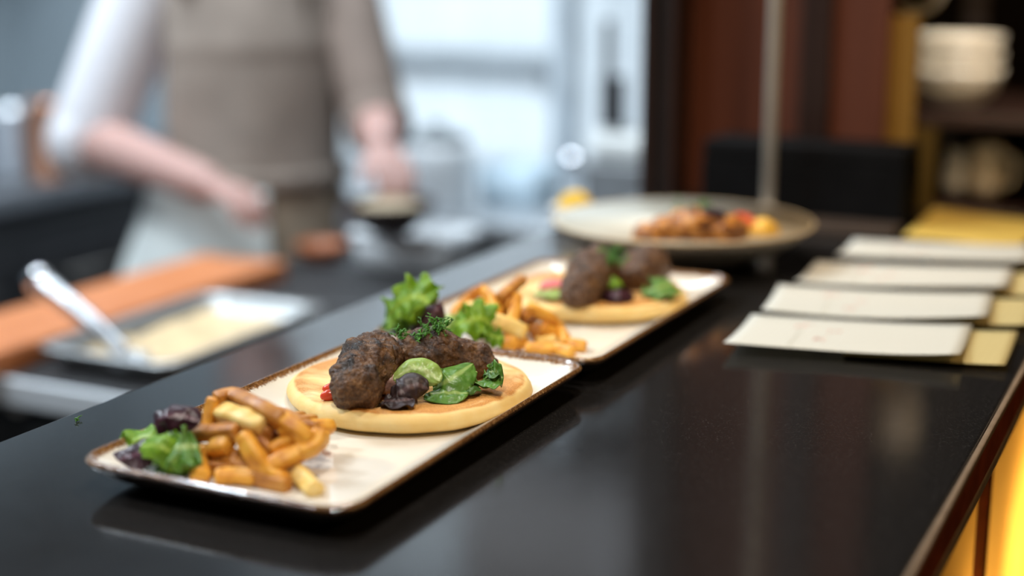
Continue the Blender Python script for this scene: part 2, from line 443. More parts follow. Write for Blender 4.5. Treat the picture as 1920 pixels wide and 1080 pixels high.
# ------------------------------------------------------------------ pass counter
CX0, CX1, CY0, CY1 = -0.775, -0.138, -0.6, 2.6
ct = thing('pass_counter', 'long polished black stone pass counter with a wooden front edge', 'counter', (-0.45, 0.9, TOP - 0.045))
mb = MB()
pts = [(CX0, CY0), (CX1 - 0.012, CY0), (CX1 - 0.012, 2.0), (CX1 - 0.012, CY1), (CX0 + 0.0, 1.995), (CX0, 1.995)]
mb.box((CX0, CY0, TOP - 0.04), (CX1 - 0.004, 1.995, TOP))
mb.build('stone_top', M['stone'], ct, smooth=False, bevel=0.0025)
MB().box((PX1 + 0.002, 1.9955, TOP - 0.04), (CX1 - 0.004, 2.05, TOP)).build('stone_end', M['stone'], ct, smooth=False)
MB().box((CX1 - 0.0035, CY0, TOP - 0.006), (CX1 + 0.001, 2.05, TOP - 0.0004)).build('edge_band', M['arris'], ct, smooth=False, bevel=0.0012)
MB().box((CX1 - 0.0035, CY0, TOP - 0.032), (CX1, 2.05, TOP - 0.0062)).build('front_edge', M['edge'], ct, smooth=False)
MB().box((CX1 - 0.0035, CY0, TOP - 0.041), (CX1 + 0.001, 2.05, TOP - 0.0322)).build('edge_band', M['arris'], ct, smooth=False, bevel=0.0012)
cb = thing('bar_cabinet', 'backlit amber panelled cabinet under the front edge of the pass counter', 'cabinet', (-0.45, 0.9, 0))
FX = CX1 - 0.02
mull = [-0.55, 0.02, 0.60, 0.93, 1.5, 2.0]
mull_px = onx(1842, 1000, FX).y
mull = [mull_px - 1.2, mull_px - 0.6, mull_px, mull_px + 0.6, mull_px + 1.05]
for k, yy in enumerate(mull):
    MB().box((FX - 0.03, yy - 0.011, 0.1), (FX + 0.004, yy + 0.011, TOP - 0.041)).build('mullion', M['edge'], cb, smooth=False)
for a, b in zip(mull[:-1], mull[1:]):
    MB().box((FX - 0.008, a + 0.012, 0.1), (FX - 0.004, b - 0.012, TOP - 0.042)).build('amber_panel', M['amber'], cb, smooth=False)
MB().box((CX0 + 0.02, CY0, 0), (CX0 + 0.05, 1.98, TOP - 0.041)).build('back_panel', M['dark_steel'], cb, smooth=False)
MB().box((CX0 + 0.05, CY0, 0), (FX + 0.002, 1.98, 0.098)).build('plinth', M['black_gap'], cb, smooth=False)

# ------------------------------------------------------------------ plates
def rrect(cx, cy, hx, hy, r, z, n=10, sag=0.0):
    out = []
    for qx, qy, a0 in ((1,1,0), (-1,1,PI/2), (-1,-1,PI), (1,-1,1.5*PI)):
        for k in range(n):
            a = a0 + PI/2*k/(n-1)
            out.append(Vector((cx + qx*(hx-r) + r*math.cos(a), cy + qy*(hy-r) + r*math.sin(a), z)))
    # subdivide the straight runs
    res = []
    m = len(out)
    for i in range(m):
        a, b = out[i], out[(i+1) % m]
        k = max(1, int((b - a).length / 0.012))
        for j in range(k):
            p = a.lerp(b, j/k)
            if sag:
                ex = abs(p.x - cx)/hx; ey = abs(p.y - cy)/hy
                p.z -= sag * (1 - min(1, min(ex, ey)**2)) if max(ex, ey) > 0.5 else 0
            res.append(p)
    return res
def rect_plate(cx, cy, hx, hy, label, rot=0.0):
    t = thing('serving_plate', label, 'plate', (cx, cy, TOP), 'rectangular serving plates on the pass')
    t.rotation_euler[2] = rot
    R0 = 0.022
    mk = lambda d, z, r: rrect(cx, cy, hx - d, hy - d, max(r, 0.004), Z(z), sag=0.0)
    # dish interior
    prof = [(0.0046, 0.0214, 0.019), (0.006, 0.0203, 0.019), (0.010, 0.0178, 0.018), (0.015, 0.0150, 0.017), (0.021, 0.0118, 0.016), (0.027, 0.0093, 0.015), (0.034, 0.0083, 0.013), (0.05, 0.0080, 0.010), (0.08, 0.0080, 0.008)]
    mb = MB(); rs = [mk(*p) for p in prof]
    n = min(len(r) for r in rs)
    rs = [resample(r, 220) for r in rs]
    mb.rings(rs, True, False, True)
    mb.a['edge'] = [max(0, 1 - max(0, p[0]-0.003)/0.008) for p in prof for _ in range(220)]
    mb.build('dish', M['glaze'], t)
    prof = [(0.0047, 0.0213, 0.019), (0.0045, 0.0215, 0.019), (0.0033, 0.0227, 0.020), (0.0031, 0.0229, 0.020), (0.0022, 0.0232, 0.021), (0.0020, 0.0231, 0.021), (0.0003, 0.0214, 0.022), (0.0001, 0.0211, 0.022), (0.0004, 0.0200, 0.022), (0.0018, 0.0180, 0.021)]
    mb = MB(); mb.rings([resample(mk(*p), 260) for p in prof]); mb.build('rim', M['rim'], t)
    prof = [(0.0018, 0.0181, 0.021), (0.005, 0.0150, 0.02), (0.011, 0.0095, 0.018), (0.018, 0.0050, 0.016), (0.024, 0.0022, 0.014), (0.030, 0.0, 0.013), (0.034, 0.0, 0.012), (0.036, 0.0015, 0.012), (0.06, 0.002, 0.01)]
    mb = MB(); mb.rings([resample(mk(*p), 160) for p in prof], True, False, True); mb.build('underside', M['under'], t)
    return t
def resample(loop, n):
    m = len(loop); L = [0]
    for i in range(m): L.append(L[-1] + (loop[(i+1) % m] - loop[i]).length)
    out = []; k = 0
    for j in range(n):
        s_ = L[-1] * j / n
        while L[k+1] < s_: k += 1
        f = (s_ - L[k]) / max(1e-9, L[k+1] - L[k])
        out.append(loop[k].lerp(loop[(k+1) % m], f))
    return out
PA = (-0.5495, 0.866, 0.1055, 0.182)
PB = (-0.5500, 1.232, 0.1095, 0.182)
rect_plate(*PA, 'front cream rectangular plate with a burnt brown rim, nearest on the pass')
rect_plate(*PB, 'cream rectangular plate with brown rim between the front plate and the round plate')
WELL = 0.0082

# ------------------------------------------------------------------ flatbreads
def flatbread(cx, cy, r, label, seed, nseg=120, th=0.0165):
    mb = MB(); vals = []; toast = []
    so = Vector((seed*3.1, seed*1.7, seed))
    # profile in (radial fraction, height)
    prof = [(0.0, 0.0), (0.80, 0.0), (0.93, 0.0012), (0.985, 0.004), (1.0, 0.0068), (0.99, 0.0095), (0.965, 0.0120), (0.93, 0.0134), (0.88, 0.0139), (0.80, 0.0137), (0.70, 0.0134), (0.60, 0.0132), (0.50, 0.0131), (0.4, 0.013), (0.3, 0.013), (0.2, 0.013), (0.1, 0.013), (0.0, 0.013)]
    R = []
    for k, (fr, h) in enumerate(prof):
        ring = []
        for i in range(nseg):
            a = 2*PI*i/nseg
            rr = r * (1 + 0.035*noise.noise(Vector((math.cos(a)*1.3, math.sin(a)*1.3, seed))) + 0.012*noise.noise(Vector((math.cos(a)*4, math.sin(a)*4, seed+5))))
            x, y = cx + rr*fr*math.cos(a), cy + rr*fr*math.sin(a)
            p = Vector((x, y, 0))
            hh = h * th/0.0135
            if h > 0.003:
                hh += 0.0016*fbm(p + so, 26, 3) + 0.0022*noise.noise(p*14 + so)*min(1, fr*1.2)
            ring.append(Vector((x, y, Z(WELL + 0.0006) + max(0, hh))))
            vals.append(0.0 if k < 6 else min(1, (k-5)/3.0)); 
            toast.append(min(1, 0.55 + 0.8*max(0, fr-0.35)) if k > 6 else 0)
        R.append(ring)
    mb.rings(R)
    mb.a['topness'] = vals; mb.a['toast'] = toast
    return tag(mb.build('flatbread', M['bread'], origin=(cx, cy, Z(WELL))), label, 'bread', 'flatbreads under the kebabs')
BA = (-0.547, 0.936, 0.0945)
BB = (-0.545, 1.290, 0.092)
flatbread(*BA, 'round golden flatbread with toasted patches on the front plate', 1.3)
flatbread(*BB, 'round flatbread on the second plate, under the two blurred kebabs', 4.1)
BT = WELL + 0.0172                          # bread top height

# ------------------------------------------------------------------ kebabs and lumps
def lump(name, mat, p0, p1, r0, r1, label, cat, seed, group=None, amp=1.0, nu=110, nv=84, floor=None, creases=(), parent=None, char=1.0):
    p0 = Vector(p0); p1 = Vector(p1); ax = p1 - p0; L = ax.length; T = ax.normalized(); X, Y, _ = frame(T)
    mb = MB(); R = []; so = Vector((seed*7.3, seed*2.9, seed*4.1)); ch = []
    for i in range(nu):
        u = i/(nu-1); th = PI*u
        s_ = -math.cos(th)                       # -1..1 along the axis
        tot = L/2 + (r0 + r1)/2
        mid = (p0 + p1)/2
        rad = (r0 + (r1 - r0)*(s_*0.5+0.5)) * max(1e-4, (1 - abs(s_)**2.7)) ** 0.5
        for cpos, cw, cd_ in creases:
            rad *= 1 - cd_*math.exp(-((s_ - cpos)/cw)**2)
        ring = []
        for j in range(nv):
            a = 2*PI*j/nv
            n_ = X*math.cos(a) + Y*math.sin(a)
            p = mid + T*(s_*tot) + n_*rad
            nn = (n_*max(0.2, rad/max(r0, r1)) + T*s_*0.7).normalized()
            q = p + so
            d = 0.0036*noise.noise(q*48) + 0.0026*noise.noise(q*95) + 0.0026*fbm(q, 190, 5, 0.65)
            d -= 0.0022*max(0, 0.25 - abs(noise.noise(q*38 + Vector((9, 3, 1)))))*4*0.5
            p = p + nn*(d*amp)
            if floor is not None and p.z < floor: p.z = floor + (p.z - floor)*0.06
            ring.append(p); ch.append(char*max(0.0, min(1.0, 0.15 + 0.9*nn.z)))
        R.append(ring)
    mb.rings(R, True, True, True)
    mb.a['char'] = ch
    o = mb.build(name, mat, parent, origin=base_of(mb) if parent is None else None)
    if parent is None: tag(o, label, cat, group)
    return o
KG = 'grilled minced meat kebabs on the flatbreads'
fl = Z(BT - 0.0008)
lump('kofta_kebab', M['meat'], onz(667, 722, Z(0.040)), onz(702, 672, Z(0.043)), 0.0205, 0.0262, 'charred meat kebab on the front flatbread, nearest, end facing forward', 'kebab', 1.0, KG, 1.2, 240, 200, fl, ((-0.30, 0.20, 0.13), (0.35, 0.2, 0.08)))
lump('kofta_kebab', M['meat'], onz(785, 664, Z(0.0435)), onz(886, 680, Z(0.035)), 0.0250, 0.0180, 'long meat kebab topped with dill, lying crosswise on the front flatbread', 'kebab', 2.0, KG, 1.0, 240, 200, fl, ((0.25, 0.18, 0.06),))
lump('kofta_kebab', M['meat'], onz(1088, 545, Z(0.038)), onz(1122, 497, Z(0.044)), 0.0225, 0.026, 'ridged dark kebab at the left on the second plate', 'kebab', 3.0, KG, 1.0, 100, 80, fl, ((-0.45, 0.13, 0.15), (0.05, 0.13, 0.15), (0.5, 0.14, 0.12)), char=0.8)
lump('kofta_kebab', M['meat'], onz(1196, 514, Z(0.038)), onz(1222, 496, Z(0.036)), 0.0245, 0.0215, 'round brown kebab end at the right on the second plate', 'kebab', 4.0, KG, 1.0, 100, 80, fl, (), char=0.5)
c = onz(728, 722, Z(BT + 0.008))
lump('meat_crumb', M['crumb'], c - Vector((0.005, 0.002, 0.001)), c + Vector((0.006, 0.003, 0.002)), 0.0075, 0.007, 'small pinkish meat crumb between the near kebab and the wrinkled dark leaf', 'meat crumb', 5.0, None, 0.7, 40, 32, fl)
for i, (px, py, r) in enumerate(((618, 728, 0.0030), (616, 742, 0.0036))):
    c = onz(px + 3, py, Z(BT + 0.004))
    lump('tomato_piece', M['tomato'], c - Vector((0.003, 0.002, 0)), c + Vector((0.003, 0.003, 0.001)), r, r, ['red tomato bit peeping out left of the near kebab, upper one', 'red tomato bit peeping out left of the near kebab, lower one'][i], 'tomato piece', 6.0 + i, 'tomato bits on the front flatbread', 0.4, 24, 20, fl)
c = onz(1040, 540, Z(BT + 0.008))
lump('radish_piece', M['radish'], c - Vector((0.006, 0.003, 0)), c + Vector((0.006, 0.003, 0.001)), 0.0085, 0.0085, 'pink radish piece left of the ridged kebab on the second plate', 'radish', 8.0, None, 0.4, 30, 24, fl)

# ------------------------------------------------------------------ leaves
def leaf(name, mat, mid, width, label, cat='salad leaf', up=(0, 0, 1), curl=0.4, ruffle=0.0, freq=40, seed=0, group=None, nu=36, nv=17, tip=0.75, lo=None, jag=0.0, base_w=0.15, stem=0):
    mid = bez(mid, nu); mb = MB(); rib = []; P = []
    up = Vector(up).normalized()
    for i in range(nu):
        u = i/(nu-1)
        T = (mid[min(i+1, nu-1)] - mid[max(i-1, 0)]).normalized()
        S = T.cross(up).normalized(); N = S.cross(T)
        w = width * max(0.02, (base_w + (1-base_w)*math.sin(PI*min(1, u/ (2*tip)) )) if u < tip else math.cos((u - tip)/(1-tip)*PI/2)**0.6 if u < 1 else 0.02)
        row = []
        for j in range(nv):
            v = j/(nv-1)*2 - 1
            jg = 1 + jag*noise.noise(Vector((u*freq*0.35, (1 if v > 0 else -1)*3.0, seed)))*abs(v)
            a = curl*abs(v)
            lat = w*jg*(math.sin(a)/curl if abs(curl) > 1e-3 else abs(v)) * (1 if v > 0 else -1)
            hgt = w*(1 - math.cos(a))/curl if abs(curl) > 1e-3 else 0
            rf = ruffle*abs(v)**1.5*(math.sin(freq*u + (2.1 if v > 0 else 0.3) + seed) + 0.6*math.sin(freq*1.9*u + seed*2 + v*2))
            rf2 = ruffle*0.6*abs(v)**2*math.cos(freq*1.37*u + seed + (0 if v > 0 else 1.7))
            p = mid[i] + S*(lat + rf2) + N*(hgt + rf) + N*(0.0012*noise.noise(Vector((u*9, v*3, seed))))
            if lo is not None and p.z < lo: p.z = lo + 0.0004*(j % 2)
            row.append(p); rib.append(1 - abs(v))
        P.append(row)
    mb.grid(P, nu, nv); mb.a['rib'] = rib
    o = mb.build(name, mat, origin=base_of(mb), solid=0.0006)
    return tag(o, label, cat, group)
LA = 'salad leaves on the front flatbread'
b0 = BT + 0.0015
def q(px, py, h): return onz(px, py, Z(h))
leaf('folded_salad_leaf', M['leaf_light'], [q(737, 712, b0+0.012), q(772, 690, b0+0.020), q(800, 697, b0+0.018), q(826, 716, b0+0.012)], 0.0125, 'pale green folded leaf leaning on the crosswise kebab', up=(0.35, -0.75, 0.65), curl=-0.9, seed=1, group=LA, base_w=0.25, tip=0.6)
leaf('salad_leaf', M['leaf_light'], [q(802, 717, b0+0.006), q(815, 715, b0+0.009), q(829, 716, b0+0.007)], 0.0032, 'narrow pale leaf strip under the tip of the folded leaf', up=(0.3, -0.7, 0.6), curl=-0.5, seed=2, group=LA, nu=16, nv=9)
leaf('salad_leaf', M['leaf_mid'], [q(812, 728, b0+0.004), q(846, 710, b0+0.012), q(887, 682, b0+0.016)], 0.0150, 'mid green leaf with a pale midrib, right below the crosswise kebab', up=(0.25, -0.6, 0.75), curl=-0.45, seed=3, group=LA, base_w=0.5, tip=0.55, ruffle=0.0006, freq=12)
leaf('salad_leaf', M['leaf_mid'], [q(796, 741, b0+0.001), q(832, 736, b0+0.004), q(878, 738, b0+0.003)], 0.0125, 'flat green leaf lying lowest and nearest on the front flatbread', up=(0.1, -0.3, 0.95), curl=-0.5, seed=4, group=LA, lo=Z(BT), base_w=0.35, tip=0.65, ruffle=0.0005, freq=10)
leaf('salad_leaf', M['leaf_dark'], [q(868, 722, b0+0.004), q(880, 726, b0+0.006), q(893, 722, b0+0.004)], 0.0065, 'small dark green leaf bit between the midrib leaf and the curled sprig', up=(0.2, -0.5, 0.8), curl=-0.4, seed=5, group=LA, jag=0.5, freq=30)
rk = thing('curled_leaf_sprig', 'curled ragged green leaf with a looping pale stem, rightmost on the front flatbread', 'salad leaf', q(910, 715, BT), LA)
def leafpart(name, mat, mid, width, parent, **kw):
    o = leaf(name, mat, mid, width, 'x', **kw)
    for k in ('label', 'category', 'group'):
        if k in o: del o[k]
    off = parent_loc(parent); o.parent = parent; o.location = o.location - off
    return o
leafpart('leaf_blade', M['leaf_mid'], [q(903, 716, b0+0.003), q(918, 708, b0+0.010), q(944, 708, b0+0.010)], 0.0125, rk, up=(0.25, -0.55, 0.75), curl=0.6, ruffle=0.0022, freq=14, seed=8, jag=0.6, base_w=0.6)
leafpart('leaf_blade', M['leaf_dark'], [q(908, 704, b0+0.010), q(922, 697, b0+0.014), q(936, 700, b0+0.012)], 0.0085, rk, up=(0.2, -0.4, 0.85), curl=0.4, ruffle=0.001, freq=14, seed=9, jag=0.5)
MB().tube(bez([q(893, 698, b0+0.012), q(890, 708, b0+0.007), q(897, 720, b0+0.002), q(908, 726, b0+0.0015), q(922, 724, b0+0.002)], 20), 0.0011, 8).build('stem', M['leaf_light'], rk)
leaf('wrinkled_dark_leaf', M['leaf_brown'], [q(735, 750, b0+0.001), q(752, 735, b0+0.008), q(780, 722, b0+0.012), q(804, 730, b0+0.008)], 0.0145, 'wrinkled dark purple-brown leaf cupped in front of the folded pale leaf', up=(0.45, -0.75, 0.55), curl=-1.1, ruffle=0.0012, freq=16, seed=6, group=LA, base_w=0.5, tip=0.6, lo=Z(BT))
leaf('dark_salad_leaf', M['leaf_brown'], [q(718, 752, b0+0.001), q(745, 752, b0+0.003), q(775, 748, b0+0.003)], 0.011, 'nearly black leaf shape standing for the shade under the wrinkled leaf', up=(0.1, -0.3, 0.9), curl=0.3, ruffle=0.001, freq=18, seed=7, group=LA, lo=Z(BT), base_w=0.5)  # dark leaf shape put where only shade falls on the bread
# second plate leaves on bread
LB = 'salad leaves on the second flatbread'
leaf('dark_salad_leaf', M['leaf_purple'], [q(1128, 548, b0+0.004), q(1155, 549, b0+0.009), q(1188, 552, b0+0.005)], 0.0125, 'dark purple leaf between the two kebabs on the second plate', up=(0.3, -0.6, 0.7), curl=-0.9, ruffle=0.001, freq=14, seed=11, group=LB, lo=Z(BT), base_w=0.5)
leaf('salad_leaf', M['leaf_bright'], [q(1142, 537, b0+0.012), q(1153, 529, b0+0.017), q(1166, 531, b0+0.014)], 0.009, 'small bright green leaf standing between the two kebabs on the second plate', up=(0.3, -0.7, 0.6), curl=-0.6, ruffle=0.001, freq=16, seed=12, group=LB)
leaf('salad_leaf', M['leaf_mid'], [q(1205, 548, b0+0.003), q(1232, 540, b0+0.009), q(1262, 530, b0+0.010)], 0.016, 'green leaf right of the round kebab on the second plate', up=(0.2, -0.5, 0.8), curl=-0.3, ruffle=0.003, freq=22, seed=13, group=LB, lo=Z(BT))
leaf('salad_leaf', M['leaf_light'], [q(1000, 550, b0+0.002), q(1025, 549, b0+0.005), q(1052, 556, b0+0.003)], 0.011, 'pale green slice under the pink radish on the second plate', up=(0.1, -0.2, 0.9), curl=0.2, seed=14, group=LB, lo=Z(BT), base_w=0.6)

# ------------------------------------------------------------------ herbs
def herb(pts_centres, label, n, size, seed, name='dill_sprig', curlz=0.6):
    rnd = random.Random(seed); mb = MB()
    for c, s_ in pts_centres:
        for _ in range(n):
            d = Vector((rnd.gauss(0, 1), rnd.gauss(0, 1), rnd.gauss(0.25, 0.7))).normalized()
            b = c + Vector((rnd.gauss(0, 1), rnd.gauss(0, 1), rnd.gauss(0, 0.5)))*s_*0.35
            L = s_*rnd.uniform(0.5, 1.1)
            p1 = b + d*L*0.5 + Vector((0, 0, L*0.15)); p2 = b + d*L + Vector((0, 0, -L*0.1))
            mb.tube(bez([b, p1, p2], 5), [0.00038, 0.0004, 0.00036, 0.00028, 0.00012], 5)
            for k in range(5):                       # side needles
                f = rnd.uniform(0.2, 0.95); s0 = b.lerp(p2, f)
                e = s0 + (d*0.6 + Vector((rnd.gauss(0, 1), rnd.gauss(0, 1), rnd.gauss(0, 0.8)))*0.6).normalized()*s_*rnd.uniform(0.18, 0.42)
                mb.tube([s0, (s0+e)/2 + Vector((0, 0, 0.0003)), e], [0.00034, 0.00036, 0.0001], 4)
    return tag(mb.build(name, M['dill'], origin=base_of(mb)), label, 'herb', 'dill on the kebabs')
kt = 0.0635
herb([(q(800, 622, 0.062), 0.010), (q(815, 612, 0.066), 0.011), (q(828, 612, 0.066), 0.010), (q(790, 630, 0.060), 0.007)], 'bushy green dill tuft on top of the crosswise kebab', 16, 0.01, 3)
herb([(q(745, 628, 0.060), 0.007), (q(757, 634, 0.058), 0.0075), (q(770, 634, 0.058), 0.006)], 'small dill sprig in the gap between the two front kebabs', 10, 0.01, 4)
herb([(q(822, 632, 0.056), 0.005), (q(826, 643, 0.052), 0.005), (q(830, 654, 0.048), 0.005)], 'thin dill strand hanging down the front of the crosswise kebab', 5, 0.008, 5)
herb([(q(1146, 474, 0.064), 0.012), (q(1154, 488, 0.058), 0.012)], 'green dill tuft between the two kebabs on the second plate', 14, 0.01, 6)
c = onz(140, 786, Z(0.0012))
herb([(c, 0.004)], 'tiny green herb flake on the bare counter left of the front plate', 4, 0.006, 8, 'herb_flake')

# ------------------------------------------------------------------ fries
class Heap:
    def __init__(s, c, rx, ry, h): s.c = Vector(c); s.rx, s.ry, s.h = rx, ry, h
    def hit(s, px, py, inset=0.0):
        d = ray(px, py).normalized(); o = CAM - s.c
        a, b, g = s.rx - inset, s.ry - inset, s.h - inset
        D = Vector((d.x/a, d.y/b, d.z/g)); O = Vector((o.x/a, o.y/b, o.z/g))
        A, B, C_ = D.dot(D), 2*O.dot(D), O.dot(O) - 1
        k = B*B - 4*A*C_
        t_ = (-B - math.sqrt(k))/(2*A) if k > 0 else -B/(2*A)
        p = CAM + d*t_
        zf = s.c.z + 0.004
        if p.z < zf: p = CAM + d*((zf - CAM.z)/d.z)
        return p
def fry(pts, size, mat, label, group, seed):
    rnd = random.Random(seed); pts = bez(pts, 12); mb = MB(); R = []
    T0 = (pts[-1] - pts[0]).normalized(); X = None
    tw = rnd.uniform(0, PI/2)
    n = 20
    size *= 0.93
    for k, p in enumerate(pts):
        T = (pts[min(k+1, 11)] - pts[max(k-1, 0)]).normalized()
        if X is None:
            X, Y, _ = frame(T); X, Y = X*math.cos(tw) + Y*math.sin(tw), Y*math.cos(tw) - X*math.sin(tw)
        else:
            X = (X - T*X.dot(T)).normalized(); Y = T.cross(X)
        def ring_at(c, e):
            out = []
            for i in range(n):
                a = 2*PI*i/n
                ca, sa = math.cos(a), math.sin(a)
                r = size*0.5*e/((abs(ca)**5 + abs(sa)**5)**0.2)*(1 + 0.13*noise.noise(c*85 + Vector((ca, sa, seed))))
                out.append(c + X*(ca*r) + Y*(sa*r*0.94))
            return out
        if k == 0: R.append(ring_at(p - T*0.0012, 0.80))
        R.append(ring_at(p, 0.97 if k in (0, 11) else 1.0))
        if k == 11: R.append(ring_at(p + T*0.0012, 0.80))
    mb.rings(R, True, True, True)
    return tag(mb.build('potato_fry', mat, origin=base_of(mb)), label, 'fry', group)
G, D_, P_ = M['fry_gold'], M['fry_dark'], M['fry_pale']
HA = Heap((-0.559, 0.782, Z(WELL)), 0.054, 0.056, 0.047)
def cA(x, y): return 190 + x/4.364, 720 + y/4.364
GA = 'fries piled on the front plate'
nseed = 0
def fries(heap, cv, rows, grp):
    global nseed
    for pts, size, mat, ins, label in rows:
        nseed += 1
        P = [heap.hit(*cv(*p), inset=ins) for p in pts]
        fry(P, size, mat, label, grp, nseed)
fries(HA, cA, [
    ([(945, 125), (1090, 95), (1290, 190), (1470, 290)], 0.0115, D_, 0.000, 'browned fry arching over the very top of the front pile'),
    ([(930, 130), (900, 230), (868, 350)], 0.0105, G, 0.002, 'golden fry running down the upper left of the front pile'),
    ([(990, 240), (1150, 290), (1320, 345)], 0.0155, P_, 0.004, 'thick pale fry lying just under the top arch of the front pile'),
    ([(775, 405), (940, 400), (1115, 385)], 0.0115, D_, 0.002, 'browned fry lying level across the left half of the front pile'),
    ([(740, 560), (800, 580), (812, 770)], 0.0135, G, 0.001, 'golden fry standing upright at the left foot of the front pile'),
    ([(1165, 430), (1260, 590), (1370, 720), (1490, 800)], 0.0125, G, 0.000, 'long golden fry slanting down the middle of the front pile'),
    ([(1480, 290), (1590, 370), (1700, 455)], 0.0120, G, 0.001, 'golden fry sloping down the right shoulder of the front pile'),
    ([(1620, 560), (1750, 500), (1790, 400)], 0.0115, G, 0.000, 'hooked fry whose tip sticks up at the right of the front pile'),
    ([(1360, 690), (1500, 620), (1660, 545)], 0.0120, G, 0.001, 'golden fry rising to the right low on the front pile'),
    ([(1610, 720), (1680, 800), (1745, 870)], 0.0125, P_, 0.000, 'pale yellow fry lying alone at the lower right of the front pile'),
    ([(950, 765), (1100, 750), (1260, 765)], 0.0120, G, 0.001, 'golden fry lying along the near foot of the front pile'),
    ([(920, 520), (980, 505), (1040, 500)], 0.0125, G, 0.004, 'short golden fry stub in the left middle of the front pile'),
    ([(1330, 250), (1420, 270), (1480, 330)], 0.0110, D_, 0.004, 'browned fry tucked below the right end of the top arch'),
    ([(1500, 340), (1600, 440), (1680, 560)], 0.0120, G, 0.004, 'golden fry under the right shoulder of the front pile'),
    ([(1250, 760), (1380, 800), (1520, 830)], 0.0110, D_, 0.002, 'browned fry at the near foot, under the long slanting fry'),
    ([(700, 580), (760, 540), (880, 560)], 0.0105, G, 0.003, 'fry end poking out left above the upright foot fry'),
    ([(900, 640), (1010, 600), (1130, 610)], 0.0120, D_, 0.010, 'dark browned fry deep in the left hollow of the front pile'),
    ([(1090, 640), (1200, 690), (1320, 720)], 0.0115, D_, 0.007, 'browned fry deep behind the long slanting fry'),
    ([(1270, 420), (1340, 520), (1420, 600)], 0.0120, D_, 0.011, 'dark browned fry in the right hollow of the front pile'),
    ([(1400, 560), (1480, 510), (1570, 480)], 0.0115, G, 0.008, 'golden fry in the right hollow, behind the rising fry'),
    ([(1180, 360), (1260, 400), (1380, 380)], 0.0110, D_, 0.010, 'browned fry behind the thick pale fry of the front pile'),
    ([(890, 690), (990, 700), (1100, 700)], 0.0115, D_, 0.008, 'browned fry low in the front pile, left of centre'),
], GA)
def filler(heap, n, grp, label, seed):
    rnd = random.Random(seed)
    for k in range(n):
        a = rnd.uniform(0, PI); z = rnd.uniform(0.10, 0.55)*heap.h
        m = 0.75*math.sqrt(1 - (z/heap.h)**2)
        c = heap.c + Vector((rnd.uniform(-0.25, 0.25)*heap.rx, rnd.uniform(-0.2, 0.2)*heap.ry, z))
        d = Vector((math.cos(a)*heap.rx, math.sin(a)*heap.ry, rnd.uniform(-0.1, 0.1)*heap.h))*m*0.62
        P = [c - d, c + Vector((0, 0, 0.003)), c + d]
        for p in P: p.z = max(p.z, heap.c.z + 0.006)
        fry(P, rnd.uniform(0.009, 0.0115), rnd.choice([G, D_]), label, grp, 200 + seed*40 + k)
filler(HA, 9, GA, 'browned fry mostly buried inside the front pile', 1)
HB = Heap((-0.573, 1.150, Z(WELL)), 0.058, 0.060, 0.040)
def cB(x, y): return 690 + x/4.465, 500 + y/4.465
GB = 'fries piled on the second plate'
fries(HB, cB, [
    ([(1290, 110), (1200, 185), (1105, 265)], 0.0105, D_, -0.006, 'thin browned fry sticking up at the back of the second pile'),
    ([(1245, 260), (1225, 370), (1195, 480)], 0.0115, G, 0.000, 'golden fry standing upright in the middle of the second pile'),
    ([(960, 195), (880, 235), (800, 310)], 0.0115, D_, 0.000, 'browned fry arching along the back left of the second pile'),
    ([(960, 200), (1040, 290), (1075, 410)], 0.0120, G, 0.001, 'golden fry bending down from the top left of the second pile'),
    ([(725, 425), (760, 360), (820, 310)], 0.0110, G, 0.000, 'orange fry at the far left end of the second pile'),
    ([(800, 335), (900, 345), (990, 375)], 0.0115, P_, 0.003, 'pale fry lying level behind the frilly leaf of the second pile'),
    ([(1040, 455), (1170, 500), (1310, 560)], 0.0150, P_, 0.000, 'thick pale fry nearest the leaf in the second pile'),
    ([(1120, 650), (1170, 640), (1235, 645)], 0.0150, G, 0.000, 'blunt golden fry end at the near left of the second pile'),
    ([(1245, 650), (1280, 620), (1300, 600)], 0.0120, G, 0.002, 'short fry under the thick pale fry of the second pile'),
    ([(1340, 340), (1500, 420), (1600, 520), (1665, 640)], 0.0115, G, 0.000, 'long curved fry bounding the right of the second pile'),
    ([(1290, 420), (1360, 390), (1440, 400)], 0.0110, D_, 0.004, 'browned fry at the centre right of the second pile'),
    ([(1400, 500), (1420, 560), (1440, 620)], 0.0115, D_, 0.004, 'dark fry end in the middle of the second pile'),
    ([(1460, 500), (1500, 540), (1560, 570)], 0.0125, G, 0.002, 'golden fry stub inside the long curved fry'),
    ([(1330, 685), (1480, 690), (1600, 685)], 0.0105, G, 0.000, 'golden fry lying along the near rim of the second plate'),
    ([(1560, 680), (1630, 700), (1710, 720)], 0.0110, G, 0.000, 'golden fry at the near right foot of the second pile'),
    ([(1690, 655), (1750, 665), (1815, 670)], 0.0120, G, 0.000, 'fry lying apart at the right tip of the second pile'),
    ([(1420, 640), (1500, 630), (1560, 625)], 0.0120, P_, 0.002, 'pale fry low in the middle of the second pile'),
    ([(1060, 300), (1130, 300), (1180, 330)], 0.0110, G, 0.003, 'golden fry left of the upright fry in the second pile'),
], GB)
filler(HB, 8, GB, 'browned fry mostly buried inside the second pile', 2)

